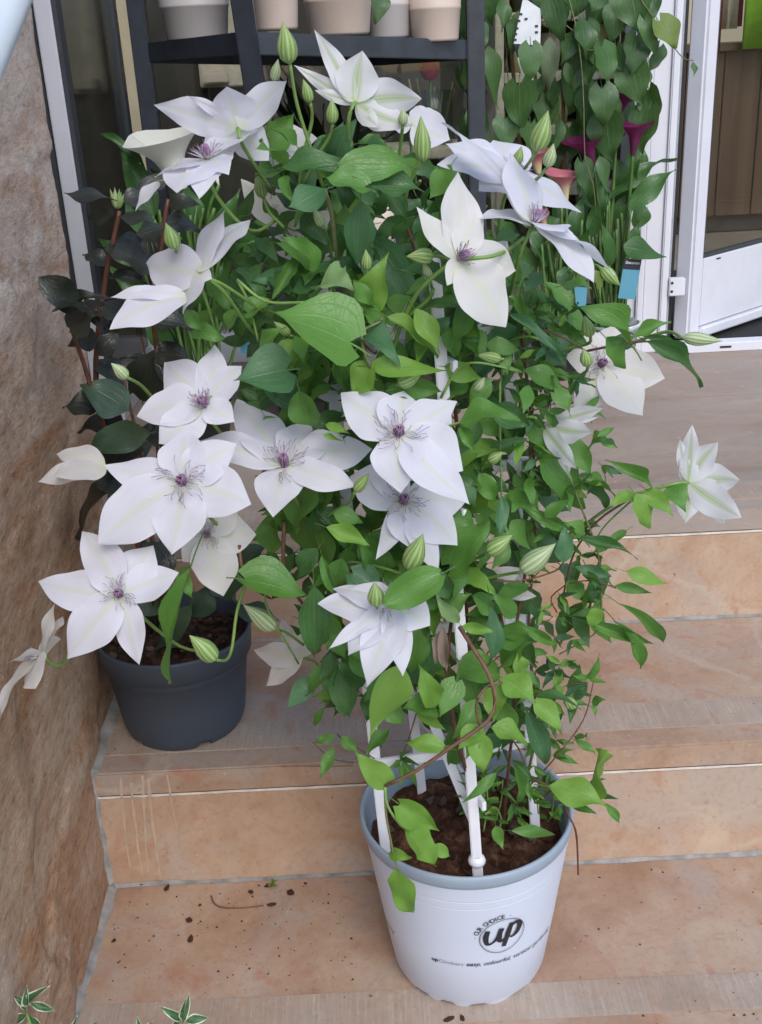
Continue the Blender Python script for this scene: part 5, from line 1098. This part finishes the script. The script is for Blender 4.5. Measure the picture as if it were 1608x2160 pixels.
def spathe(parent, bx, by, tx, ty, w, Y, mat, open_=1.0, seed=0, n=(0, -.25, -1)):
    d = spathe_mesh(seed, open_); me = mesh_from('spathe', *d); me.materials.append(MAT[mat])
    B0, T0 = at(bx, by, Y), at(tx, ty, Y + .01); sw = w * depth(B0) / FPX / .62
    return put('spathe', me, None, parent, basis_from(B0, T0, camdir(*n), sw, sw))
def calla_stem(parent, bx, by, Y, px0, z0, Y0):
    tube('stem', [at(bx, by, Y), at(bx * .7 + px0 * .3, by + 90, Y * .6 + Y0 * .4), (at(px0, by, Y0)[0], Y0, z0)], .0030, .0038, MAT['stalk_calla'], parent, 8, 10)
def calla(name_label, cx, Y, leaves, spathes, r=.058, h=.105, potm='pot_black', nstem=11, px=None):
    X0 = at(cx, 700, Y)[0]; e = empty('calla_lily', (X0, Y, H3)); tag(e, name_label, 'calla lily')
    pe = lathe([(r * .76, H3), (r * .98, H3 + h * .9), (r * 1.02, H3 + h * .9), (r * 1.03, H3 + h), (r * .96, H3 + h), (r * .9, H3 + h * .8)], 40, X0, Y); put('pot_body', mesh_from('pot_body', *pe), MAT[potm], e)
    soil_disc('soil', X0, Y, r * .95, H3 + h * .85, MAT['soil_dark'], e, .004, 3)
    for (bx, by, tx, ty, w, dy, mat) in leaves:
        place_leaf(e, bx, by, tx, ty, w, Y + dy, mat, 'ov', rng.uniform(-.05, .02), pet=0)
        calla_stem(e, bx, by, Y + dy, cx + rng.uniform(-28, 28), H3 + h * .85, Y + rng.uniform(-.025, .025))
    for (bx, by, tx, ty, w, dy, mat, op, n) in spathes:
        spathe(e, bx, by, tx, ty, w, Y + dy, mat, op, int(bx), n); calla_stem(e, bx, by - 2, Y + dy, cx + rng.uniform(-25, 25), H3 + h * .85, Y)
    for k in range(nstem):
        bx = cx + rng.uniform(-70, 60); calla_stem(e, bx, rng.uniform(430, 520), Y + rng.uniform(-.03, .05), cx + rng.uniform(-34, 34), H3 + h * .85, Y + rng.uniform(-.03, .03))
    return e, X0
kc = 'leaf_calla'
def pot_print():
    t = NT('pot_printed'); c = t.coord(); n1 = t.noise(c, 26, 3, .6, 1.5)
    col = t.mix(t.ramp(n1, [(.50, 0.0), (.54, 1.0)]), (.60, .63, .66), t.ramp(t.noise(c, 60, 3), [(.35, (.12, .19, .15)), (.65, (.42, .48, .46))]))
    t.set(Base_Color=col, Roughness=.4); MAT['pot_printed'] = t.m
pot_print()
F0 = (0, -.25, -1)
c1, cx1 = calla('purple calla lily in a leaf printed pot beside the white door jamb', 1292, 2.33, [(1330, 442, 1424, 344, 46, -.03, kc), (1285, 420, 1416, 308, 30, .0, kc), (1318, 520, 1407, 541, 50, -.05, kc), (1300, 470, 1340, 390, 40, .02, kc), (1262, 470, 1275, 380, 36, .0, kc), (1338, 360, 1345, 282, 46, .04, kc), (1250, 500, 1262, 420, 34, -.02, kc), (1285, 560, 1278, 470, 30, -.04, kc), (1310, 430, 1350, 330, 44, .03, kc), (1340, 480, 1362, 420, 40, .03, kc), (1270, 440, 1220, 360, 40, .03, kc), (1240, 520, 1200, 430, 40, .02, kc), (1300, 400, 1296, 330, 44, .05, kc), (1265, 610, 1250, 560, 22, -.06, 'leaf_vine_yellow'), (1322, 540, 1350, 470, 36, .02, kc), (1228, 470, 1240, 400, 34, .04, kc)],
 [(1335, 328, 1346, 246, 62, -.02, 'calla_purple', 1.0, (.6, -.2, -1)), (1300, 250, 1320, 186, 72, .02, 'calla_purple', 1.0, (.5, -.2, -1)), (1252, 352, 1226, 282, 72, -.02, 'calla_purple', 1.0, (-.6, -.2, -1))], potm='pot_printed')
c2, cx2 = calla('pink and yellow calla lily standing next to the purple one', 1175, 2.30, [(1190, 520, 1150, 440, 40, .0, kc), (1160, 560, 1120, 470, 44, .0, kc), (1210, 500, 1225, 410, 34, .0, kc), (1150, 500, 1100, 430, 40, .02, kc), (1130, 580, 1080, 500, 44, .0, kc), (1200, 560, 1245, 480, 40, -.03, kc), (1175, 470, 1180, 390, 30, .03, kc), (1130, 440, 1090, 360, 40, .04, kc), (1180, 600, 1225, 540, 36, -.04, kc), (1100, 540, 1050, 460, 44, .04, kc), (1150, 420, 1165, 330, 26, .05, kc), (1060, 560, 1020, 480, 40, .05, kc)],
 [(1195, 425, 1184, 354, 58, -.02, 'calla_pink', 1.0, (-.5, -.2, -1)), (1138, 372, 1124, 308, 60, .02, 'calla_pink', 1.0, (-.3, -.2, -1)), (1112, 400, 1148, 380, 40, .0, 'calla_pink', .5, (0, .6, -1)), (1152, 492, 1140, 440, 34, -.02, 'calla_pink', .6, (0, -.2, -1)), (1200, 528, 1222, 500, 24, -.02, 'calla_pink', .3, (0, -.2, -1))])
c3, cx3 = calla('white calla lily with broad green leaves behind the camellia', 395, 1.93, [(322, 455, 256, 312, 62, .0, kc), (300, 345, 208, 272, 22, .03, kc), (350, 520, 262, 400, 50, .02, kc), (420, 470, 330, 350, 50, .03, kc), (300, 560, 205, 500, 40, .02, kc), (330, 640, 225, 560, 46, .0, kc), (440, 480, 450, 370, 56, .04, kc), (470, 520, 500, 400, 50, .03, kc), (400, 560, 350, 450, 50, .05, kc), (450, 600, 520, 500, 56, .05, kc), (380, 640, 330, 560, 44, .05, kc), (480, 640, 470, 540, 50, .04, kc), (520, 560, 560, 440, 50, .06, kc), (420, 700, 440, 600, 44, .0, kc), (360, 740, 300, 660, 46, .0, kc), (500, 720, 540, 620, 46, .02, kc)],
 [(385, 400, 330, 268, 150, -.03, 'calla_white', .8, (-.35, -.5, -1)), (462, 392, 452, 360, 24, .0, 'calla_white', .3, F0), (378, 530, 372, 440, 24, .02, 'calla_white', .2, F0)], r=.07, h=.13, nstem=22)
c4, cx4 = calla('leafy calla lily half hidden behind the middle of the clematis', 640, 2.02, [(600, 480, 560, 360, 56, .0, kc), (650, 520, 640, 400, 56, .0, kc), (700, 500, 740, 390, 56, .02, kc), (620, 600, 560, 500, 60, .0, kc), (700, 600, 750, 500, 56, .0, kc), (760, 560, 820, 470, 56, .03, kc), (560, 640, 500, 560, 56, .0, kc), (660, 680, 640, 580, 56, -.02, kc), (740, 680, 800, 600, 56, 0, kc), (820, 600, 880, 500, 50, .04, kc), (860, 540, 900, 440, 44, .05, kc), (580, 740, 540, 660, 50, -.02, kc), (800, 700, 860, 620, 50, .02, kc)], [(560, 340, 548, 318, 22, .0, 'calla_pink', .3, F0)], r=.07, h=.13, nstem=20)
c5, cx5 = calla('leafy calla lily without open flowers, between the pink calla and the black rack', 960, 2.22, [(930, 520, 900, 420, 50, .0, kc), (980, 540, 1000, 440, 50, .0, kc), (1020, 580, 1060, 490, 46, .0, kc), (940, 620, 880, 540, 50, .0, kc), (1000, 640, 1040, 560, 50, .0, kc), (970, 480, 960, 380, 44, .03, kc), (900, 600, 850, 500, 46, .04, kc)], [], nstem=16)
def tag_label(name, pts, Y, mats, split, label, text=None, e=None):
    if e is None: e = empty(name, at(pts[0][0], pts[0][1], Y)); tag(e, label, 'plant label')
    (x0, y0), (x1, y1), (x2, y2), (x3, y3) = pts           # top-left, top-right, bottom-right, bottom-left
    q = lambda u, v, d=0.0: at((x0 + (x1 - x0) * u) * (1 - v) + (x3 + (x2 - x3) * u) * v, (y0 + (y1 - y0) * u) * (1 - v) + (y3 + (y2 - y3) * u) * v, Y - d)
    for nm, va, vb, mt in (('header', 0, split, mats[0]), ('card', split, 1, mats[1])):
        if va == vb: continue
        vs_ = [q(0, va), q(1, va), q(1, vb), q(0, vb), q(0, va, -.0012), q(1, va, -.0012), q(1, vb, -.0012), q(0, vb, -.0012)]
        put(nm, mesh_from(nm, vs_, [(3, 2, 1, 0), (4, 5, 6, 7), (0, 1, 5, 4), (1, 2, 6, 5), (2, 3, 7, 6), (3, 0, 4, 7)], smooth=False), MAT[mt], e)
    if text:
        v_, f_, wd = text_flat(text, 1.0, 0, .02)
        put('print', mesh_from('print', [q(.10 + .80 * x / wd, .13 - .095 * y, .0008) for x, y in v_], f_, smooth=False), MAT['label_white'], e)
    return e
tag_label('plant_label', [(1318, 545), (1354, 547), (1340, 632), (1304, 629)], 2.262, ('label_navy', 'label_blue'), .27, 'navy and blue plant label stuck in the leaf printed pot', 'Decorum')
tag_label('plant_label', [(1210, 588), (1240, 590), (1236, 652), (1216, 648)], 2.24, ('label_navy', 'label_blue'), .27, 'blue plant label stuck in the pink calla pot')
tag_label('plant_label', [(508, 700), (533, 702), (536, 745), (508, 746)], 1.95, ('label_navy', 'label_blue'), .4, 'blue plant label half hidden behind the round clematis leaf')

# ================================================================== HEART LEAVED VINE
VX, VY = 1215, 2.40
vp = at(VX, 700, VY)
vn = empty('climbing_vine', (vp[0], VY, H3)); tag(vn, 'heart leaved vine on wooden canes trailing over the white door jamb', 'vine')
pe = lathe([(.05, H3), (.064, H3 + .11), (.067, H3 + .11), (.066, H3 + .12), (.06, H3 + .12), (.058, H3 + .1), (.001, H3 + .1)], 36, vp[0], VY); put('pot_body', mesh_from('pot_body', *pe), MAT['pot_black'], vn)
for (x0, x1) in ((1056, 1130), (1188, 1190), (1300, 1255)):
    a, c = at(x0, -160, 2.38), at(x1, 700, VY); v, f = tube_data([a, (a + c) / 2, (c[0], c[1], H3 + .1)], .0042, 10); put('cane', mesh_from('cane', v, f), MAT['cane_wood'], vn)
kv, ky, kgv = 'leaf_vine', 'leaf_vine_yellow', 'leaf_vine_grey'
VL = [(990, -8, 990, 100, 62, 2.30), (1012, 55, 1016, 112, 32, 2.31), (1030, 102, 1052, 232, 42, 2.32), (1095, 182, 1097, 270, 74, 2.28), (1120, 100, 1121, 170, 54, 2.28), (1160, 82, 1160, 196, 40, 2.31, kgv), (1012, 246, 1013, 300, 44, 2.31), (1066, 252, 1072, 314, 60, 2.29), (1165, 0, 1186, 92, 52, 2.31), (1225, 40, 1242, 126, 40, 2.30), (1268, 102, 1286, 174, 48, 2.27), (1270, 188, 1278, 266, 62, 2.27),
 (1300, 102, 1312, 152, 38, 2.31), (1342, 76, 1334, 156, 56, 2.29), (1332, 142, 1352, 220, 74, 2.30), (1362, 44, 1386, 116, 38, 2.27), (1392, 46, 1430, 100, 52, 2.26, ky), (1330, -16, 1346, 62, 88, 2.29), (1280, 250, 1286, 342, 76, 2.31), (1266, 332, 1282, 406, 32, 2.28), (1228, 345, 1240, 412, 42, 2.29), (1195, 132, 1207, 192, 22, 2.32), (1060, -6, 1063, 66, 30, 2.33), (1262, -14, 1250, 26, 44, 2.32), (1180, 242, 1174, 332, 18, 2.32), (1120, 262, 1126, 330, 54, 2.35),
 (1212, 150, 1218, 240, 62, 2.36), (1240, 200, 1236, 280, 60, 2.37), (1150, 200, 1150, 290, 54, 2.37), (1300, 200, 1330, 280, 60, 2.37), (1200, 270, 1210, 340, 56, 2.37), (1040, -10, 1030, 50, 40, 2.36), (1100, 40, 1085, 110, 40, 2.38), (1140, -20, 1150, 40, 50, 2.36), (1215, -30, 1212, 40, 60, 2.36), (1300, 20, 1290, 90, 60, 2.36), (1375, -10, 1380, 40, 40, 2.33), (990, 130, 985, 190, 40, 2.35), (1000, 160, 1012, 230, 34, 2.36), (1462, 132, 1466, 160, 12, 2.25), (800, -20, 796, 50, 40, 1.97), (1160, 300, 1180, 360, 40, 2.38), (1390, 100, 1375, 150, 30, 2.30), (1250, 120, 1236, 180, 44, 2.35)]
for k in range(30):
    x, y = rng.uniform(970, 1375), rng.uniform(-25, 300); L = rng.uniform(55, 90)
    VL.append((x, y, x + rng.uniform(-25, 25), y + L, L * rng.uniform(.45, .8), rng.uniform(2.31, 2.42)))
for q in VL:
    place_leaf(vn, *q[:6], q[6] if len(q) > 6 else kv, 'heart' if q[4] / max(1, math.hypot(q[0] - q[2], q[1] - q[3])) > .5 else 'ov', -.012, n=camdir(0, .2, 1) if len(q) > 6 else camdir(rng.uniform(-.9, .9), rng.uniform(-.2, .9), 1), pet=.35)
for pts in ([(1188, -40, 2.30), (1212, 40, 2.29), (1226, 130, 2.28), (1232, 230, 2.27), (1234, 330, 2.27), (1252, 390, 2.27), (1258, 460, 2.28)], [(985, 60, 2.33), (1000, 130, 2.32), (1005, 210, 2.31), (1015, 265, 2.31)], [(1290, -20, 2.32), (1310, 50, 2.31), (1330, 90, 2.31), (1345, 130, 2.31)], [(1330, -30, 2.30), (1360, 10, 2.27), (1386, 48, 2.26), (1395, 50, 2.26)], [(1416, 88, 2.26), (1430, 110, 2.25), (1445, 124, 2.25), (1464, 128, 2.25)], [(1120, -20, 2.33), (1190, 50, 2.32), (1260, 100, 2.3), (1300, 140, 2.3)], [(1060, -20, 2.34), (1068, 100, 2.35), (1080, 220, 2.36), (1130, 400, 2.38)], [(1130, 20, 2.36), (1110, 150, 2.36), (1080, 250, 2.34)], [(1225, 104, 2.3), (1250, 106, 2.29), (1268, 102, 2.28)], [(1240, 340, 2.29), (1220, 420, 2.33), (1210, 560, 2.38)], [(780, -30, 1.98), (790, -10, 1.97), (800, -20, 1.97)]):
    stalk(pts, .0012, .0009, 'stalk_olive', vn)
# white care label hanging in the vine
lab = tag_label('plant_label', [(1104, -6), (1142, 20), (1140, 96), (1084, 92)], 2.315, ('label_white', 'label_white'), .0, 'white care label with black marks hanging in the vine')
tag_label('plant_label', [(1084, 92), (1140, 96), (1122, 182), (1106, 178)], 2.315, ('label_navy', 'label_white'), .34, '', None, lab)
for (x, y) in ((1099, 30), (1095, 44), (1091, 60), (1088, 72), (1087, 84), (1132, 55), (1132, 68), (1128, 88), (1110, 40)):
    P = at(x, y, 2.3138); put('print', mesh_from('print', [P + np.array([-.003, 0, -.002]), P + np.array([.003, 0, -.002]), P + np.array([.003, 0, .002]), P + np.array([-.003, 0, .002])], [(0, 1, 2, 3)], smooth=False), MAT['ink_black'], lab)

# ================================================================== VARIEGATED PLANT AND LITTER ON THE STEP
vg = empty('variegated_plant', tuple(atz(180, 2330, -.188))); tag(vg, 'small plant with white edged leaves in front of the lowest step', 'plant')
root = (175, 2420, .70)
for (x, y, Y) in ((56, 2136, .83), (385, 2158, .83), (300, 2178, .82), (150, 2185, .81), (220, 2200, .80)):
    stalk([(x, y, Y), (x + (root[0] - x) * .3, y + 100, Y - .03), root], .0014, .0020, 'stalk_green', vg)
for (bx, by, tx, ty, w) in ((60, 2122, 27, 2098, 17), (58, 2120, 54, 2090, 16), (62, 2118, 88, 2084, 20), (64, 2116, 116, 2132, 19), (57, 2140, 22, 2164, 22), (62, 2142, 88, 2172, 22), (54, 2132, 50, 2112, 12), (385, 2156, 400, 2098, 18), (380, 2152, 346, 2126, 19), (392, 2154, 438, 2146, 22), (384, 2150, 392, 2108, 12), (380, 2156, 355, 2175, 18), (396, 2158, 425, 2172, 16), (298, 2180, 290, 2150, 16), (300, 2180, 320, 2156, 14), (150, 2188, 160, 2148, 16), (148, 2188, 128, 2160, 16), (155, 2190, 205, 2156, 16), (300, 2184, 268, 2165, 14)):
    place_leaf(vg, bx, by, tx, ty, w, .83, 'leaf_variegated', 'lan', rng.uniform(-.006, .004), n=camdir(rng.uniform(-.4, .4), .6, 1), pet=.06)
for k, (x, y, s) in enumerate(((298, 1865, .010), (351, 1873, .014), (530, 1881, .010), (563, 1868, .009), (614, 1883, .013), (572, 1908, .015), (401, 1981, .015), (173, 2045, .013), (240, 1984, .008), (400, 1941, .011), (946, 2150, .016), (975, 2148, .011), (645, 1863, .006), (422, 1909, .006))):
    P = atz(x, y, .0025)
    o = put('bark_chip', CHUNK[k % 5], MAT['bark'], None, Matrix.Translation(V(P)) @ Matrix.Rotation(k * 1.3, 4, 'Z') @ Matrix.Diagonal((s, s, s * .6, 1)))
    tag(o, 'loose red brown bark chip lying on the lowest stone tread', 'bark chip', 'bark chips on the lowest tread')
vs_, fs = [], []
for k in range(230):
    x, y = rng.uniform(230, 760), rng.uniform(1862, 2120)
    if rng.random() < .25: x, y = rng.uniform(1180, 1600), rng.uniform(1830, 2150)
    P = atz(x, y, .0006); s = rng.choice([.0004, .0006, .0008, .0008, .0011, .0014, .002]); o = len(vs_)
    if P[0] < -.385: continue
    for dx, dy, dz in ((-1, -.5, 0), (.9, -.7, 0), (.3, .9, 0), (rng.uniform(-.3, .3), 0, .8)): vs_.append((P[0] + dx * s * rng.uniform(.6, 1.3), P[1] + dy * s, P[2] + dz * s))
    fs += [(o, o + 1, o + 3), (o + 1, o + 2, o + 3), (o + 2, o, o + 3)]
tag(put('crumbs', mesh_from('crumbs', vs_, fs, smooth=False), MAT['soil_dark']), 'scattered soil crumbs on the lowest stone tread', 'crumbs', kind='stuff')
tw = tube('twig', [atz(x, y, .0022) for x, y in ((446, 1890), (452, 1905), (470, 1914), (510, 1915), (556, 1910))], .0012, .0008, MAT['stalk_brown'], None, 6, 14)
tag(tw, 'thin curved brown twig lying on the lowest stone tread', 'twig')
lf = empty('fallen_leaf', tuple(atz(574, 1866, .002))); tag(lf, 'curled yellow green leaf fallen at the foot of the riser', 'leaf')
for (bx, by, tx, ty) in ((566, 1866, 588, 1868), (570, 1868, 582, 1856)): place_leaf(lf, bx, by, tx, ty, 10, 1.172, 'leaf_vine_yellow', 'ov', -.006, n=np.array([0, -.3, 1.0]), pet=0, name='leaf_blade')

SL = {'ground': ['grey paving in front of the lowest stone step'], 'stone_step': ['lowest stone step carrying the printed white pot', 'middle stone step carrying the slate blue pot', 'upper stone landing in front of the shop entrance'],
 'interior_floor': ['beige floor inside the shop', 'narrow floor behind the side window'], 'interior_wall': ['cream rear wall inside the shop', 'added partition behind the rear window, shop gloom put into its dark colour', 'cream side wall beyond the counter', 'cream end wall behind the side display', 'dark wall behind the side window'], 'interior_ceiling': ['ceiling strip along the shop rear wall']}
for o in bpy.data.objects:
    if o.parent is None and o.get('kind') == 'structure' and not o.get('label'):
        nm = o.name.split('.')[0]; k = int(o.name.split('.')[1]) if '.' in o.name else 0
        if nm in SL: o['label'] = SL[nm][min(k, len(SL[nm]) - 1)]; o['category'] = nm.split('_')[-1]
